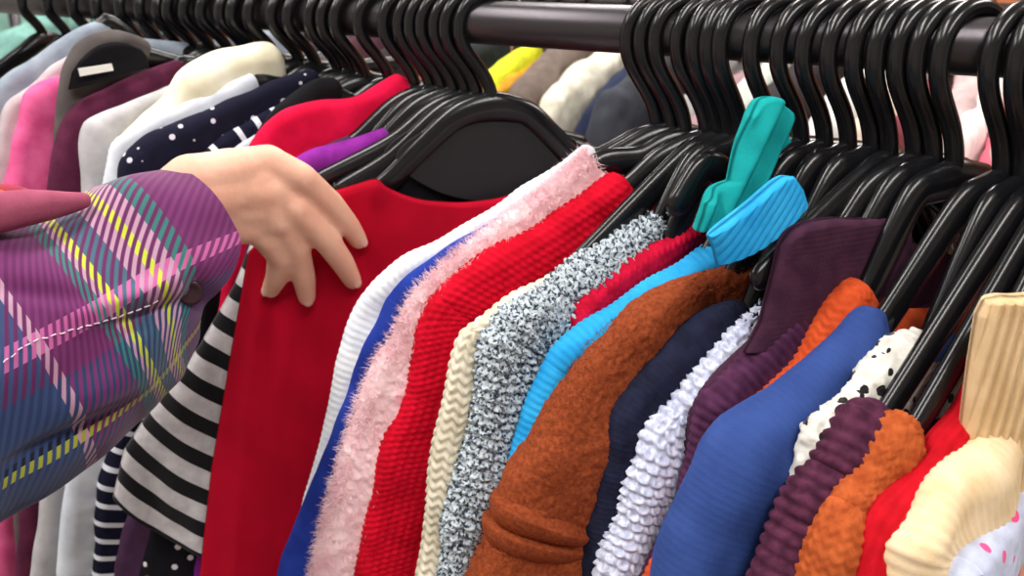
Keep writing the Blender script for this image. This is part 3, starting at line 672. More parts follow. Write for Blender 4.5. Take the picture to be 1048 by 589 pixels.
# big crimson top, pulled open by the hand
X = barx(504); rp = Plane(X, math.radians(43), .012)
t = thing('top', 'big crimson red top with scooped neckline held open by the hand', 'top', rp.pt(0, 1.42))
def rf(G, a, z):
    x, y = G[..., 0], G[..., 1]
    f = .0045*np.exp(-((x-(268-.10*(y-300)))/10)**2)*np.clip((y-240)/80, 0, 1)
    f += .004*np.exp(-((x-(300-.16*(y-300)))/14)**2)*np.clip((y-300)/80, 0, 1)-.004*np.exp(-((x-(330-.12*(y-300)))/18)**2)*np.clip((y-230)/120, 0, 1)
    f += .005*np.exp(-((x-385)/14)**2-((y-190)/18)**2)
    return f
panel('front_panel', [[(254, 258), (290, 222), (330, 200), (362, 188), (384, 181), (396, 190), (415, 199), (440, 205), (470, 207), (505, 202), (540, 192), (600, 165)],
                      [(251, 275), (290, 262), (330, 250), (365, 238), (390, 228), (410, 226), (430, 228), (455, 232), (480, 234), (515, 232), (550, 224), (610, 205)],
                      [(238, 350), (270, 350), (310, 350), (345, 350), (370, 350), (400, 350), (430, 350), (455, 350), (480, 350), (510, 350), (545, 350), (590, 350)],
                      [(216, 480), (250, 480), (280, 480), (315, 480), (345, 480), (370, 480), (400, 480), (425, 480), (450, 480), (480, 480), (515, 480), (550, 480)],
                      [(203, 595), (235, 595), (265, 595), (295, 595), (325, 595), (350, 595), (380, 595), (405, 595), (430, 595), (460, 595), (490, 595), (530, 595)],
                      [(190, 720), (220, 720), (250, 720), (280, 720), (310, 720), (340, 720), (370, 720), (395, 720), (420, 720), (450, 720), (480, 720), (510, 720)]],
      rp, .004, redbig_m, t, nu=220, nv=200, fold=.0035, fs=18., folds=rf)
panel('back_panel', [[(300, 250), (345, 215), (372, 196), (410, 182), (450, 172), (500, 168), (560, 160)], [(262, 360), (320, 350), (370, 345), (420, 345), (470, 345), (520, 345), (570, 345)], [(215, 600), (270, 600), (330, 600), (380, 600), (430, 600), (470, 600), (520, 600)]],
      sub(rp, -.012), .003, redbig_m, t, nu=60, nv=80)
bpy.data.objects.remove([o for o in t.children if o.name.startswith('back_panel')][0])
make_hanger(sub(rp, -.001), neck_z(X, 104), along(rp, [(462, 130), (430, 158), (398, 190), (350, 222)]), 'broad-shouldered black hanger of the big crimson top', plate=True, far=.12)
# bare hooks crowding the rail further left
bare = []
for px in (40, 66, 92, 116, 140, 160, 178):
    X = barx(px); pl = Plane(X, math.radians(-16)); nz = neck_z(X, 30+px*.1)
    bare.append(make_hanger(pl, nz, [(.08, nz-.035), (.16, nz-.075)], 'black hanger hook on the blurred far left of the rail'))
for b_ in bare: b_['group'] = 'black hangers at the far left of the rail'
# ================================================================== person: forearm, hand and shirt sleeve
skin_m, nt, b = newmat('skin')
tc = N(nt, 'ShaderNodeTexCoord'); no = N(nt, 'ShaderNodeTexNoise', Scale=38., Detail=4.0); nt.links.new(tc.outputs['Object'], no.inputs['Vector'])
cr = N(nt, 'ShaderNodeValToRGB'); nt.links.new(no.outputs['Fac'], cr.inputs['Fac'])
cr.color_ramp.elements[0].position = .3; cr.color_ramp.elements[1].position = .7
cr.color_ramp.elements[0].color = lin((222, 164, 140)); cr.color_ramp.elements[1].color = lin((232, 184, 160))
nt.links.new(cr.outputs['Color'], b.inputs['Base Color']); b.inputs['Roughness'].default_value = .5
b.inputs['Subsurface Weight'].default_value = .25; b.inputs['Subsurface Radius'].default_value = (.012, .005, .003); b.inputs['Subsurface Scale'].default_value = .5
b.inputs['Specular IOR Level'].default_value = .35
n2 = N(nt, 'ShaderNodeTexNoise', Scale=160., Detail=6.0); nt.links.new(tc.outputs['Object'], n2.inputs['Vector'])
bp_ = N(nt, 'ShaderNodeBump', Strength=.35, Distance=.0015); nt.links.new(n2.outputs['Fac'], bp_.inputs['Height']); nt.links.new(bp_.outputs[0], b.inputs['Normal'])
nail_m = solid('fingernail', (232, 184, 168), .28)

def hp(x, y, mmoff):                               # a point mmoff in front of the red top's plane, seen at x,y
    p = rp.hit(np.array(float(x)), np.array(float(y))); d = (cam-p)/np.linalg.norm(cam-p)
    return p+d*mmoff/1000
def cone(a, b_, ra, rb, seg=20):                   # tapered capsule
    n = 14; L = np.linalg.norm(b_-a); t = (b_-a)/L; pts = []; rad = []
    for k in np.linspace(0, 1, 7): th = PI/2*(1-k); pts.append(a-t*ra*math.sin(th)); rad.append(max(1e-4, ra*math.cos(th)))
    for k in np.linspace(0, 1, n)[1:-1]: pts.append(a+(b_-a)*k); rad.append(ra+(rb-ra)*k)
    for k in np.linspace(0, 1, 7): th = PI/2*k; pts.append(b_+t*rb*math.sin(th)); rad.append(max(1e-4, rb*math.cos(th)))
    return tube(np.array(pts), np.array(rad), seg)
parts = []
fing = {
 'index': [(274, 167, 44, 11.5), (308, 181, 44, 9.4), (338, 208, 30, 8.6), (357, 231, 17, 7.6), (367, 246, 8.5, 6.3)],
 'middle': [(268, 186, 47, 11.8), (300, 213, 46, 9.6), (333, 244, 30, 9.0), (351, 269, 18, 8.0), (361, 287, 9, 6.4)],
 'ring': [(259, 205, 46, 11.6), (285, 224, 46, 10.2), (303, 254, 32, 9.2), (311, 284, 19, 8.0), (314, 304, 9.5, 6.4)],
 'little': [(247, 222, 44, 11.0), (272, 242, 43, 9.6), (287, 262, 33, 8.6), (284, 282, 21, 7.8), (277, 296, 11, 6.3)],
 'thumb': [(222, 195, 34, 13.0), (250, 198, 20, 11.0), (282, 206, 13, 9.4), (306, 222, 11, 7.2)],
}
tips = {}
for k, f in fing.items():
    f = [(a_, b_, c_, d_*1.13) for a_, b_, c_, d_ in f]
    P = [hp(*q[:3]) for q in f]
    for (p, q, a_, b_) in zip(P[:-1], P[1:], f[:-1], f[1:]): parts.append(cone(p, q, a_[3]/1000, b_[3]/1000))
    tips[k] = (P[-2], P[-1], f[-1][3]/1000)
Wp = [hp(196, 186, 66), hp(202, 206, 68), hp(200, 226, 66)]
for w_, k, r in ((Wp[0], 'index', .0185), (Wp[0], 'middle', .019), (Wp[1], 'middle', .020), (Wp[1], 'ring', .0195), (Wp[2], 'ring', .018), (Wp[2], 'little', .0175)):
    q = fing[k][0]; parts.append(cone(w_, hp(q[0], q[1], q[2]-3), r, .0135))
parts.append(cone(Wp[0], hp(222, 195, 40), .017, .015))
parts.append(cone(hp(262, 180, 36), hp(250, 214, 36), .012, .012))
for (x0, y0, m0), (x1, y1, m1) in (((232, 176, 51), (266, 172, 43)), ((228, 192, 54), (258, 188, 46)), ((226, 206, 54), (252, 203, 46)), ((222, 220, 52), (244, 220, 43)), ((238, 186, 50), (238, 214, 50)), ((254, 180, 43), (250, 210, 43)), ((215, 215, 57), (270, 212, 46)), ((212, 228, 56), (262, 228, 44)), ((218, 198, 58), (276, 196, 48)), ((262, 186, 47), (280, 222, 45))):
    parts.append(cone(hp(x0, y0, m0), hp(x1, y1, m1), .0165, .0145))
for k_, dm in (('index', 4), ('middle', 4.5), ('ring', 4), ('little', 3)):
    q = fing[k_][0]; parts.append(cone(hp(q[0]-3, q[1]-1, q[2]+dm), hp(q[0]+3, q[1]+1, q[2]+dm-1), .0098, .0092)); q = fing[k_][1]; parts.append(cone(hp(q[0]-2, q[1]-1, q[2]+1.6), hp(q[0]+2, q[1]+2, q[2]+1), q[3]*.00108, q[3]*.00106))
# forearm running back inside the sleeve
E1 = hp(60, 330, 98); E2 = hp(-140, 430, 190)
fa = [(Wp[0], hp(130, 256, 78), .019, .027), (Wp[1], hp(135, 272, 80), .020, .028), (Wp[2], hp(138, 286, 80), .018, .027), (hp(132, 268, 80), E1, .030, .034), (E1, E2, .034, .040), (E2, E2+(E2-E1)*1.6, .040, .046)]
for a_, b2_, ra, rb in fa: parts.append(cone(a_, b2_, ra, rb))
person = thing('person', 'person in a purple plaid shirt reaching in from the left, fingers on the red top', 'person', E2)
V, Fc = merge(parts)
body = mesh('body', V, Fc, skin_m, person)
rm_ = body.modifiers.new('join', 'REMESH'); rm_.mode = 'VOXEL'; rm_.voxel_size = .0015; rm_.use_smooth_shade = True
sm_ = body.modifiers.new('soften', 'SMOOTH'); sm_.factor = .6; sm_.iterations = 24
for k in ('index', 'middle', 'ring', 'little'):
    p, q, r = tips[k]; t_ = (q-p)/np.linalg.norm(q-p); v = cam-q; v = v/np.linalg.norm(v)+np.array([0, 0, .6]); v -= t_*(v@t_); v /= np.linalg.norm(v); s_ = np.cross(t_, v)
    c = q-t_*.0005+v*r*.74; u_, w_ = np.meshgrid(np.linspace(-1, 1, 11), np.linspace(-1, 1, 11))
    ex = np.sqrt(1-w_**2*.5)*u_; ey = w_*np.sqrt(1-u_**2*.5)
    top = c+(ex[..., None]*s_*.0037)+(ey[..., None]*t_*.0046)+v*(.0016*(1-.75*ex**2-.35*ey**2))[..., None]
    bot = top-v*.0018
    n_ = 11; bb = [j for j in range(n_)]+[i*n_+n_-1 for i in range(1, n_)]+[(n_-1)*n_+j for j in range(n_-2, -1, -1)]+[i*n_ for i in range(n_-2, 0, -1)]
    bb = np.array(bb); b2 = np.roll(bb, -1)
    mesh('fingernail', np.vstack([top.reshape(-1, 3), bot.reshape(-1, 3)]), np.vstack([grid_faces(n_, n_), grid_faces(n_, n_, base=n_*n_)[:, ::-1], np.stack([bb, bb+n_*n_, b2+n_*n_, b2], 1)]), nail_m, person)

# ---- plaid twill: warp colour by v, weft colour by u, woven by diagonal lines
plaid_m, nt, b = newmat('plaid_twill'); Lk = nt.links
uvn = N(nt, 'ShaderNodeUVMap'); sp_ = N(nt, 'ShaderNodeSeparateXYZ'); Lk.new(uvn.outputs[0], sp_.inputs[0])
PUR = (106, 42, 94); PU2 = (84, 32, 84); TEAL = (48, 106, 104); PINK = (222, 158, 190); HOT = (206, 108, 164); YEL = (180, 188, 58); NAVY = (50, 68, 108); SLATE = (62, 92, 110); DARK = (34, 36, 56); LIL = (172, 134, 156)
def ramp(sock, length, stops):
    mt = N(nt, 'ShaderNodeMath', _operation='DIVIDE'); Lk.new(sock, mt.inputs[0]); mt.inputs[1].default_value = length
    r_ = N(nt, 'ShaderNodeValToRGB'); r_.color_ramp.interpolation = 'CONSTANT'; Lk.new(mt.outputs[0], r_.inputs[0])
    el = r_.color_ramp.elements
    while len(el) < len(stops): el.new(1.0)
    for e_, (p_, c_) in zip(el, stops): e_.position = p_/length; e_.color = lin(c_)
    return r_.outputs[0]
um_ = N(nt, 'ShaderNodeMath', _operation='MODULO'); Lk.new(sp_.outputs[0], um_.inputs[0]); um_.inputs[1].default_value = .30
uc = ramp(um_.outputs[0], .30, [(0, PUR), (.027, TEAL), (.036, LIL), (.043, YEL), (.047, LIL), (.056, SLATE), (.069, YEL), (.074, LIL), (.079, TEAL), (.090, PUR), (.128, LIL), (.135, NAVY), (.20, LIL), (.206, SLATE), (.225, PUR), (.25, TEAL), (.262, YEL), (.268, PUR)])
vc = ramp(sp_.outputs[1], 1.0, [(0, PUR), (.215, PUR), (.238, HOT), (.260, PUR), (.29, NAVY), (.365, DARK), (.375, YEL), (.385, NAVY), (.46, TEAL), (.475, NAVY), (.497, YEL), (.51, DARK), (.6, PUR), (.7, PINK), (.72, PUR), (.8, TEAL), (.83, YEL), (.84, PUR)])
# diagonal twill lines: (v_metres*k + u)/pitch ; v is a fraction of the girth
mv = N(nt, 'ShaderNodeMath', _operation='MULTIPLY'); Lk.new(sp_.outputs[1], mv.inputs[0]); mv.inputs[1].default_value = .30
ad = N(nt, 'ShaderNodeMath', _operation='SUBTRACT'); Lk.new(sp_.outputs[0], ad.inputs[0]); Lk.new(mv.outputs[0], ad.inputs[1])
dv = N(nt, 'ShaderNodeMath', _operation='MULTIPLY'); Lk.new(ad.outputs[0], dv.inputs[0]); dv.inputs[1].default_value = 1/.0052
fr = N(nt, 'ShaderNodeMath', _operation='PINGPONG'); Lk.new(dv.outputs[0], fr.inputs[0]); fr.inputs[1].default_value = .5
mr = N(nt, 'ShaderNodeMapRange', _interpolation_type='SMOOTHSTEP'); Lk.new(fr.outputs[0], mr.inputs[0]); mr.inputs[1].default_value = .17; mr.inputs[2].default_value = .33
dk = N(nt, 'ShaderNodeMix', _data_type='RGBA', _blend_type='MULTIPLY'); dk.inputs[0].default_value = 1; Lk.new(vc, dk.inputs[6]); dk.inputs[7].default_value = (.70, .66, .74, 1)
mx = N(nt, 'ShaderNodeMix', _data_type='RGBA'); Lk.new(mr.outputs[0], mx.inputs[0]); Lk.new(uc, mx.inputs[6]); Lk.new(dk.outputs[2], mx.inputs[7])
Lk.new(mx.outputs[2], b.inputs['Base Color']); b.inputs['Roughness'].default_value = .85; b.inputs['Specular IOR Level'].default_value = .15; b.inputs['Sheen Weight'].default_value = .2
bp_ = N(nt, 'ShaderNodeBump', Strength=.35, Distance=.0008); Lk.new(fr.outputs[0], bp_.inputs['Height']); Lk.new(bp_.outputs[0], b.inputs['Normal'])
mauve_l = cloth('dusty_pink_lining', (158, 80, 104), (142, 68, 92), 60)

SP = [(-150, 448, 165, 215), (-70, 405, 155, 180), (0, 371, 144, 150), (50, 345, 134, 128), (90, 324, 122, 112), (128, 300, 110, 100), (160, 280, 102, 90), (190, 266, 93, 80), (213, 256, 85, 72)]
Cc = np.array([hp(x, y, m_) for x, y, w_, m_ in SP]); Rw = np.array([w_/F*((hp(x, y, m_)-cam)@fw) for x, y, w_, m_ in SP])
ex_ = 3.0; Cc = np.vstack([Cc[0]+(Cc[0]-Cc[1])*ex_, Cc[0]+(Cc[0]-Cc[1])*ex_*.5, Cc]); Rw = np.r_[Rw[0]*1.12, Rw[0]*1.06, Rw]; SP = [0, 0]+SP
tt = np.linspace(0, 1, 320); kk = np.linspace(0, 1, len(SP))
cc = smooth(np.stack([np.interp(tt, kk, Cc[:, j]) for j in range(3)], 1), 18); rw = smooth(np.interp(tt, kk, Rw)[:, None], 18)[:, 0]
T = np.gradient(cc, axis=0); T /= np.linalg.norm(T, axis=1)[:, None]; T = smooth(T, 30); T /= np.linalg.norm(T, axis=1)[:, None]
# cuff end tilts so that the mouth faces the hand
A = 300; phi = np.arange(A)/A*2*PI                   # 0 = top contour, turning towards the camera, pi = bottom
tov = cam-cc; tov /= np.linalg.norm(tov, axis=1)[:, None]; U = tov-T*np.sum(T*tov, 1)[:, None]; U /= np.linalg.norm(U, axis=1)[:, None]; Sd = np.cross(U, T)
if Sd[190, 2] < 0: Sd = -Sd
arcl = np.r_[0, np.cumsum(np.linalg.norm(np.diff(cc, axis=0), axis=1))]; uu = arcl[-1]-arcl
P = cc[:, None]+rw[:, None, None]*(np.cos(phi)[None, :, None]*Sd[:, None]+.86*np.sin(phi)[None, :, None]*U[:, None])
Nn = (np.cos(phi)[None, :, None]*Sd[:, None]+np.sin(phi)[None, :, None]*U[:, None])
rc_ = np.clip((np.degrees(phi)-88)/52, 0, 1); rc_ = rc_*rc_*(3-2*rc_)*np.clip((300-np.degrees(phi))/60, 0, 1)
sh = (.012*np.sin(phi)-.040*rc_)[None, :]*np.clip(1-uu/.09, 0, 1)[:, None]**1.3
P = P-T[:, None]*0+T[:, None]*sh[..., None]
f = .008*noise(P+3.3, 14.)+.0035*noise(P*np.array([1, 1, 1.0])+7.7, 34.)
q0 = hp(165, 316, 120)                               # deep crease near the dark cuff disc
pxs, pys, _ = (lambda v: (CX+F*(v@rt)/(v@fw), CY-F*(v@up)/(v@fw), 0))(P-cam)
near = (np.sin(phi)[None] > -.1)
def crease(x0, y0, ang, ln_, wd, dep):
    ca, sa = math.cos(ang), math.sin(ang); X_ = (pxs-x0)*ca+(pys-y0)*sa; Y_ = -(pxs-x0)*sa+(pys-y0)*ca
    return dep*np.exp(-(X_/ln_)**2-(Y_/wd)**2)*near
f = f-crease(150, 322, -.35, 45, 9, .010)+crease(140, 300, -.35, 50, 10, .006)-crease(60, 455, -.55, 70, 12, .007)+crease(100, 400, -.6, 60, 22, .008)-crease(40, 300, .2, 45, 10, .004)-crease(205, 300, 1.2, 26, 12, .006)
P = P+Nn*f[..., None]
inner = P-Nn*.0022
S_ = 320; m_ = S_*A
vf = np.broadcast_to(phi/(2*PI), (S_, A)); uvv = np.stack([np.broadcast_to(uu[:, None], (S_, A)).ravel(), vf.ravel()], 1)
Fo = grid_faces(S_, A, True); Fi = grid_faces(S_, A, True, base=m_)[:, ::-1]
j = np.arange(A); j2 = (j+1) % A; e0 = (S_-1)*A; rim = np.stack([e0+j, e0+j2, e0+j2+m_, e0+j+m_], 1); rim0 = np.stack([j2, j, j+m_, j2+m_], 1)
slv = mesh('shirt_sleeve', np.vstack([P.reshape(-1, 3), inner.reshape(-1, 3)]), np.vstack([Fo, Fi, rim, rim0]), plaid_m, person, np.vstack([uvv, uvv]))
# fix the seam column (v jumps from 1 to 0)
l = slv.data.uv_layers[0]; cuv = np.zeros(len(slv.data.loops)*2, np.float32); l.data.foreach_get('uv', cuv); cuv = cuv.reshape(-1, 4, 2)
bad = (cuv[:, :, 1].max(1)-cuv[:, :, 1].min(1)) > .5
cuv[bad, :, 1] = np.where(cuv[bad, :, 1] < .5, 1.0, cuv[bad, :, 1]); l.data.foreach_set('uv', cuv.ravel())
# stitched seam along the sleeve
def on_sleeve(x, y, lift=.0):
    d = (pxs-x)**2+(pys-y)**2+np.where(np.sin(phi)[None] < 0, 1e6, 0); i, k = np.unravel_index(np.argmin(d), d.shape); return P[i, k]+Nn[i, k]*lift, Nn[i, k], T[i]
sp_px = catmull([(2, 372), (30, 352), (70, 339), (110, 327), (150, 312), (168, 303)], 80)
SPt = smooth(np.array([on_sleeve(x, y, .0006)[0] for x, y in sp_px]), 2)
sg = [tube_round(SPt[i:i+3], .0005, 6) for i in range(1, 77, 4)]
V, Fc = merge(sg); mesh('seam_stitching', V, Fc, solid('pale_thread', (216, 190, 210), .7), slv)
# dark maroon disc standing in for the shadow inside the open cuff
p, n_, t_ = on_sleeve(196, 300, .0005); a1 = np.cross(n_, t_); a1 /= np.linalg.norm(a1); a2 = np.cross(n_, a1)
prof = [(0, .0024), (.0035, .0023), (.0052, .0030), (.0068, .0032), (.0078, .0022), (.0080, .0008), (.0072, -.001), (0, -.001)]
Vb = []; sg_ = 40
for r_, h_ in prof:
    for k in range(sg_): th = 2*PI*k/sg_; Vb.append(p+(a1*math.cos(th)+a2*math.sin(th))*max(r_, 1e-5)+n_*h_)
mesh('cuff_shadow_disc', np.array(Vb), grid_faces(len(prof), sg_, True), solid('maroon_shadow_disc', (44, 14, 26), .25), person)
# shirt cloth bunched above the forearm
bm_ = [(-120, 262, 190, 20), (-40, 226, 160, 22), (10, 214, 145, 20), (48, 210, 132, 16), (84, 207, 118, 9)]
Bp = catmull([tuple(hp(x, y, m_)) + (w_/F*((hp(x, y, m_)-cam)@fw),) for x, y, m_, w_ in bm_], 90)
V, Fc = tube_round(Bp[:, :3], Bp[:, 3], 40); V = V+(.003*noise(V, 30.))[:, None]*np.array([0, 0, 1.0])
lo = mesh('bunched_shirt_fold', V, Fc, mauve_l, person); lo['label'] = 'dusty pink bunched shirt fold'

# ================================================================== room, rear rack and light
wood_m = solid('warm_wood_panelling', (178, 104, 62), .6)
nt = wood_m.node_tree; b = nt.nodes['Principled BSDF']; tc = N(nt, 'ShaderNodeTexCoord'); wv = N(nt, 'ShaderNodeTexWave', Scale=1.2, Distortion=3.0); wv.bands_direction = 'Z'
nt.links.new(tc.outputs['Object'], wv.inputs['Vector']); cr = N(nt, 'ShaderNodeValToRGB'); nt.links.new(wv.outputs['Fac'], cr.inputs['Fac'])
cr.color_ramp.elements[0].color = lin((164, 92, 54)); cr.color_ramp.elements[1].color = lin((190, 114, 70)); nt.links.new(cr.outputs[0], b.inputs['Base Color'])
wall_m = solid('painted_plaster', (206, 202, 196), .9); floor_m = solid('grey_vinyl', (120, 116, 112), .5); ceil_m = solid('white_ceiling', (226, 226, 224), .95)
def slab(name, c, s, mat):
    V, Fc = boxm(c, s); o = mesh(name, V, Fc, mat, None, sm=False); o['kind'] = 'structure'; return o
slab('floor', (-.6, -.2, -.03), (6.4, 5.6, .06), floor_m)
slab('ceiling', (-.6, -.2, 2.83), (6.4, 5.6, .06), ceil_m)
slab('wall_back', (-.6, 2.65, 1.4), (6.4, .1, 2.8), wood_m)
slab('wall_left', (-3.85, -.2, 1.4), (.1, 5.6, 2.8), wall_m)
slab('wall_right', (2.65, -.2, 1.4), (.1, 5.6, 2.8), wall_m)
slab('wall_front', (-.6, -3.05, 1.4), (6.4, .1, 2.8), wall_m)
tube_m, nt, b = newmat('lamp_diffuser'); b.inputs['Emission Color'].default_value = (1, .97, .93, 1); b.inputs['Emission Strength'].default_value = 14
frame_m = solid('white_lamp_frame', (230, 230, 230), .4)
LP = [(.75, -1.0, 'nearest the aisle on the right'), (-.75, -1.0, 'over the aisle in front of the rack'), (-2.25, -1.0, 'over the aisle at the far left'), (.75, 1.1, 'behind the rack on the right'), (-.75, 1.1, 'behind the rack in the middle'), (-2.25, 1.1, 'behind the rack at the far left')]
for x, y, wh in LP:
    t = thing('ceiling_lamp', 'long white fluorescent ceiling lamp '+wh, 'ceiling lamp', (x, y, 2.8), 'ceiling lamps')
    V, Fc = boxm((x, y, 2.785), (.34, 1.5, .03)); mesh('frame', V, Fc, frame_m, t, sm=False)
    V, Fc = boxm((x, y, 2.764), (.26, 1.4, .02)); mesh('diffuser', V, Fc, tube_m, t, sm=False)
def area(loc, rot, sx, sy, e, col=(1, .97, .93)):
    l = bpy.data.lights.new('ceiling_lamp_light', 'AREA'); l.shape = 'RECTANGLE'; l.size = sx; l.size_y = sy; l.energy = e; l.color = col
    o = bpy.data.objects.new('ceiling_lamp_light', l); C.objects.link(o); o.location = loc; o.rotation_euler = rot; return o
for x, y, wh in LP: area((x, y, 2.74), (0, 0, 0), .26, 1.4, LAMP)

# rear rack with its own garments
YR = .78; ZR = 1.478
t = thing('clothing_rail', 'dark rail of the second clothes rack behind the front one', 'clothes rack', (-.8, YR, ZR))
V, Fc = tube(np.array([[-2.6, YR, ZR], [-1, YR, ZR], [1.0, YR, ZR]]), .014, 24); mesh('rail', V, Fc, M['rail'], t)
for x in (-2.55, .95):
    V, Fc = tube(np.array([[x, YR, ZR], [x, YR, .7], [x, YR, .03]]), .014, 20); mesh('upright', V, Fc, M['rail'], t)
    V, Fc = tube_round(np.array([[x, YR-.26, .014], [x, YR, .014], [x, YR+.26, .014]]), .014, 20); mesh('foot', V, Fc, M['rail'], t)
BACK = [((150, 200, 190), 'mint green'), ((60, 60, 70), 'charcoal'), ((190, 185, 180), 'stone grey'), ((34, 34, 40), 'black'), ((120, 60, 90), 'mulberry'), ((40, 44, 70), 'dark navy'), ((70, 66, 66), 'dark taupe'), ((30, 30, 34), 'jet black'), ((150, 150, 160), 'cool grey'), ((60, 40, 60), 'dark violet'), ((36, 36, 40), 'ink black'), ((110, 100, 96), 'ash brown')]
def rear(x, z0, col, label, r=.022, yaw=0, tipd=.2, drop=.06, mat=None):
    """a garment on the rear rack: shoulder ridge and sleeve towards the front rack, plus body and hanger"""
    pl = Plane(x, math.radians(yaw), 0., YR)
    m = mat or cloth('rear_'+label.split()[0]+'_'+label.split()[1], col, None, 60)
    t = thing('jumper', label, 'jumper', pl.pt(0, z0), 'garments on the rear rack')
    az = catmull([(.02, z0-.012), (.08, z0-.025), (tipd-.03, z0-drop-.002), (tipd, z0-drop-.02), (tipd+.025, z0-drop-.09), (tipd+.04, z0-.34), (tipd+.045, z0-.52)], 150)
    tn = np.gradient(az, axis=0); tn /= np.linalg.norm(tn, axis=1)[:, None]; ti = smooth(tn, 12); ti /= np.linalg.norm(ti, axis=1)[:, None]; z1 = np.array([0, 0, 1.0])
    sweep('sleeve', pl.o+az[:, :1]*pl.h+az[:, 1:]*z1, tn[:, :1]*pl.h+tn[:, 1:]*z1, ti[:, 1:]*pl.h-ti[:, :1]*z1, pl.n, np.full(150, r), .06, m, t, k_plain, fold=.006, res=.004, seed=x*9)
    az2 = az*np.array([-1, 1]); tn2 = tn*np.array([-1, 1]); ti2 = ti*np.array([-1, 1])
    sweep('sleeve', pl.o+az2[:, :1]*pl.h+az2[:, 1:]*z1, tn2[:, :1]*pl.h+tn2[:, 1:]*z1, -ti2[:, 1:]*pl.h+ti2[:, :1]*z1, pl.n, np.full(150, r), .06, m, t, k_plain, fold=.006, res=.004, seed=x*9+1)
    q = np.linspace(-.17, .17, 30); Zt = z0-.03-np.abs(q)/.17*(drop-.01); g = np.linspace(0, 1, 40)[:, None]; Z = Zt+(z0-.62-Zt)*g; Ag = q+0*Z
    th = r*.8*np.sqrt(np.clip(1-np.abs(np.linspace(-1, 1, 30))**4, 0, 1))+0*Z; base = pl.o+Ag[..., None]*pl.h+Z[..., None]*z1; f = .006*noise(np.stack([Ag*2, Z*.3, 0*Z+x], -1), 10.)
    V = np.vstack([(base+pl.n*(th+f)[..., None]).reshape(-1, 3), (base+pl.n*(f-th)[..., None]).reshape(-1, 3)])
    bb = np.array([j for j in range(30)]+[i*30+29 for i in range(1, 40)]+[39*30+j for j in range(28, -1, -1)]+[i*30 for i in range(38, 0, -1)]); b2 = np.roll(bb, -1)
    mesh('body', V, np.vstack([grid_faces(40, 30), grid_faces(40, 30, base=1200)[:, ::-1], np.stack([bb, bb+1200, b2+1200, b2], 1)]), m, t)
    # its hanger
    h = thing('clothes_hanger', 'black hanger of the '+label, 'clothes hanger', pl.pt(0, z0), 'black hangers on the rear rack')
    a = np.radians(np.linspace(-120, 80, 24)); Rl = .022; zc = ZR+.014+.004-Rl
    pts = [(Rl*math.sin(k), zc+Rl*math.cos(k)) for k in a]+[(.015, zc-.02), (.003, z0+.012), (0, z0-.004)]
    V, Fc = tube_round(np.array([pl.pt(u, w_) for u, w_ in pts]), .004, 10); mesh('hook', V, Fc, M['black_plastic'], h)
    pts = catmull([(-.17, z0-drop), (-.03, z0-.012), (0, z0-.004), (.03, z0-.012), (.17, z0-drop)], 30)
    V, Fc = tube_round(np.array([pl.pt(u, w_) for u, w_ in pts]), .006, 10); mesh('shoulder_frame', V, Fc, M['black_plastic'], h)
def rear_x(px, y=YR-.15, z=1.36):                  # where on the rear rack the eye lands
    lo, hi = -4., 2.
    for _ in range(50):
        m = (lo+hi)/2
        if proj((m, y, z))[0] < px: lo = m
        else: hi = m
    return lo
RB_ = [(30, (128, 176, 166), 'grey-green jumper below the mint cloth at the top left', .030),
 (110, (40, 40, 46), 'charcoal jumper far behind the left-hand hooks', .02), (160, (70, 66, 74), 'smoke grey jumper far behind the left-hand hooks', .02), (210, (34, 34, 40), 'black jumper far behind the ivory shoulder', .02), (255, (120, 110, 116), 'ash grey jumper seen through the left hooks', .02),
 (300, (46, 44, 54), 'dark slate jumper seen through the left hooks', .02), (345, (80, 50, 60), 'dark wine jumper behind the left hooks', .02), (390, (40, 40, 44), 'coal black jumper behind the left hooks', .02), (432, (150, 90, 60), 'copper brown jumper behind the left hooks', .018),
 (468, (40, 44, 48), 'dark grey jumper behind the last left hook', .018), (502, (214, 222, 50), 'lime yellow jumper behind the gap in the hangers', .016), (522, (220, 160, 50), 'amber jumper beside the lime yellow one', .010), (548, (112, 98, 92), 'taupe brown jumper under the bare stretch of rail', .026),
 (592, (226, 220, 202), 'cream jumper under the bare stretch of rail', .020), (625, (34, 42, 66), 'dark navy jumper under the bare stretch of rail', .020), (660, (60, 62, 70), 'graphite jumper behind the first right hooks', .02), (702, (150, 150, 150), 'mid grey jumper behind the right hooks', .016), (740, (150, 120, 126), 'dusky rose jumper behind the right hooks', .014),
 (765, (196, 200, 190), 'pale stone jumper seen beside the turquoise cloth', .018), (802, (52, 48, 52), 'dark grey-brown jumper behind the turquoise cloth', .02), (842, (180, 92, 48), 'burnt sienna jumper glimpsed between the hooks', .012), (868, (220, 224, 226), 'white jumper glimpsed between the hooks', .016), (900, (210, 196, 180), 'oatmeal jumper glimpsed between the hooks', .018),
 (935, (128, 60, 74), 'maroon jumper glimpsed between the hooks', .016), (968, (200, 170, 170), 'blush jumper glimpsed between the hooks', .016), (1000, (236, 230, 228), 'off-white jumper seen through the gap at the right', .018), (1034, (232, 110, 130), 'coral pink jumper at the right edge', .018), (1075, (150, 210, 190), 'seafoam jumper beyond the right edge', .02)]
for i, (px, col, lb, r) in enumerate(RB_):
    rear(rear_x(px), ZR-.055-.012*(i % 3), col, lb, r*1.15, yaw=[-4, 5, 0, 8][i % 4])

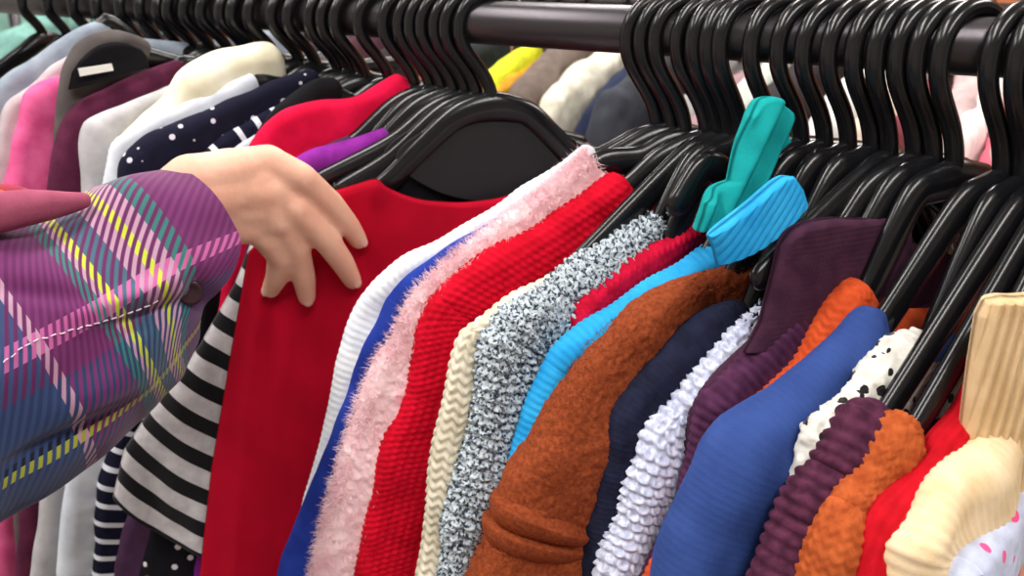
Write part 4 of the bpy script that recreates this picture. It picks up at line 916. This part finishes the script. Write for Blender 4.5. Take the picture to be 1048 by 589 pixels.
# second plaid fold at the left edge of the sleeve
warm_m, nt, b = newmat('warm_plaid'); tc = N(nt, 'ShaderNodeTexCoord'); mp = N(nt, 'ShaderNodeMapping'); nt.links.new(tc.outputs['Object'], mp.inputs[0]); mp.inputs['Rotation'].default_value = (0, .7, .4)
wv = N(nt, 'ShaderNodeTexWave', Scale=13.0); nt.links.new(mp.outputs[0], wv.inputs['Vector']); cr = N(nt, 'ShaderNodeValToRGB'); cr.color_ramp.interpolation = 'CONSTANT'; nt.links.new(wv.outputs['Fac'], cr.inputs['Fac'])
el = cr.color_ramp.elements
while len(el) < 5: el.new(1.)
for e_, (p_, c_) in zip(el, [(0, (150, 40, 60)), (.3, (206, 110, 40)), (.5, (196, 190, 50)), (.65, (40, 110, 96)), (.85, (120, 44, 90))]): e_.position = p_; e_.color = lin(c_)
nt.links.new(cr.outputs[0], b.inputs['Base Color']); b.inputs['Roughness'].default_value = .9
bm_ = [(-130, 250, 176, 26), (-50, 226, 150, 26), (-10, 214, 140, 23), (18, 208, 136, 17), (36, 205, 130, 8)]
Bp = catmull([tuple(hp(x, y, m_)) + (w_/F*((hp(x, y, m_)-cam)@fw),) for x, y, m_, w_ in bm_], 90)
V, Fc = tube_round(Bp[:, :3], Bp[:, 3], 40); V = V+(.003*noise(V+2, 36.))[:, None]*np.array([0, 0, 1.0])
lo = mesh('bunched_shirt_fold', V, Fc, warm_m, person); lo['label'] = 'orange and yellow plaid shirt fold'
# mint shirt against the far wall
wp = Plane(-3.75, 0., 0., 0.)
t = thing('shirt', 'mint green shirt hanging against the far wall at the top left corner', 'shirt', wp.hit(np.array(10.), np.array(-60.)))
mint2 = cloth('mint_cotton', (150, 200, 190), (132, 184, 174), 14)
panel('front', [[(-60, -70), (0, -84), (40, -82), (66, -66)], [(-66, -30), (-10, -30), (34, -30), (70, -28)], [(-70, 10), (-16, 10), (30, 10), (64, 10)], [(-74, 42), (-16, 44), (24, 40), (52, 34)]], wp, .03, mint2, t, 70, 70, fold=.03, fs=6.)
P_ = wp.hit(np.array([28., 30., 31.]), np.array([-70., -20., 40.]))+np.array([.045, 0, 0])
V, Fc = tube(P_, .006, 8); mesh('placket', V, Fc, cloth('teal_edge', (60, 120, 112)), t)
P_ = wp.hit(np.array(10.), np.array(-80.)); V, Fc = tube_round(np.array([P_+[-.05, 0, 0], P_+[0, 0, 0], P_+[.03, 0, .02]]), .008, 10)
k_ = thing('wall_hook', 'dark metal hook on the far wall behind the mint shirt', 'hook', P_); mesh('peg', V, Fc, M['dark_metal'], k_)
# ------------------------------------------------------------------ rail
def rail_part():
    t = thing('clothing_rail', 'dark metal rail of the front clothes rack running across the top', 'clothes rack', (-.5, 0, 0))
    V, Fc = tube(np.array([[-1.75, 0, ZB], [-.6, 0, ZB], [.62, 0, ZB]]), RB, 40); mesh('rail', V, Fc, M['rail'], t)
    for x in (-1.72, .6):
        V, Fc = tube(np.array([[x, 0, ZB], [x, 0, .7], [x, 0, .03]]), RB, 24); mesh('upright', V, Fc, M['rail'], t)
        V, Fc = tube_round(np.array([[x, -.28, RB], [x, 0, RB], [x, .28, RB]]), RB, 24); mesh('foot', V, Fc, M['rail'], t)
    return t
rail_part()
sc = bpy.context.scene
w = bpy.data.worlds.new('World'); sc.world = w; w.use_nodes = True
w.node_tree.nodes['Background'].inputs[0].default_value = (.9, .95, 1, 1); w.node_tree.nodes['Background'].inputs[1].default_value = .3
cd = bpy.data.cameras.new('camera'); co = bpy.data.objects.new('camera', cd); C.objects.link(co)
cd.sensor_width = 36; cd.lens = F/W*36; cd.clip_start = .02
co.location = cam.tolist()
from mathutils import Matrix
m = Matrix(((rt[0], up[0], -fw[0]), (rt[1], up[1], -fw[1]), (rt[2], up[2], -fw[2])))
co.rotation_euler = m.to_euler()
cd.dof.use_dof = True; cd.dof.focus_distance = .56; cd.dof.aperture_fstop = 11.0
sc.camera = co
sc.view_settings.view_transform = 'Standard'; sc.view_settings.look = 'None'; sc.view_settings.exposure = -.3; sc.view_settings.gamma = 1
sc.view_settings.use_curve_mapping = False
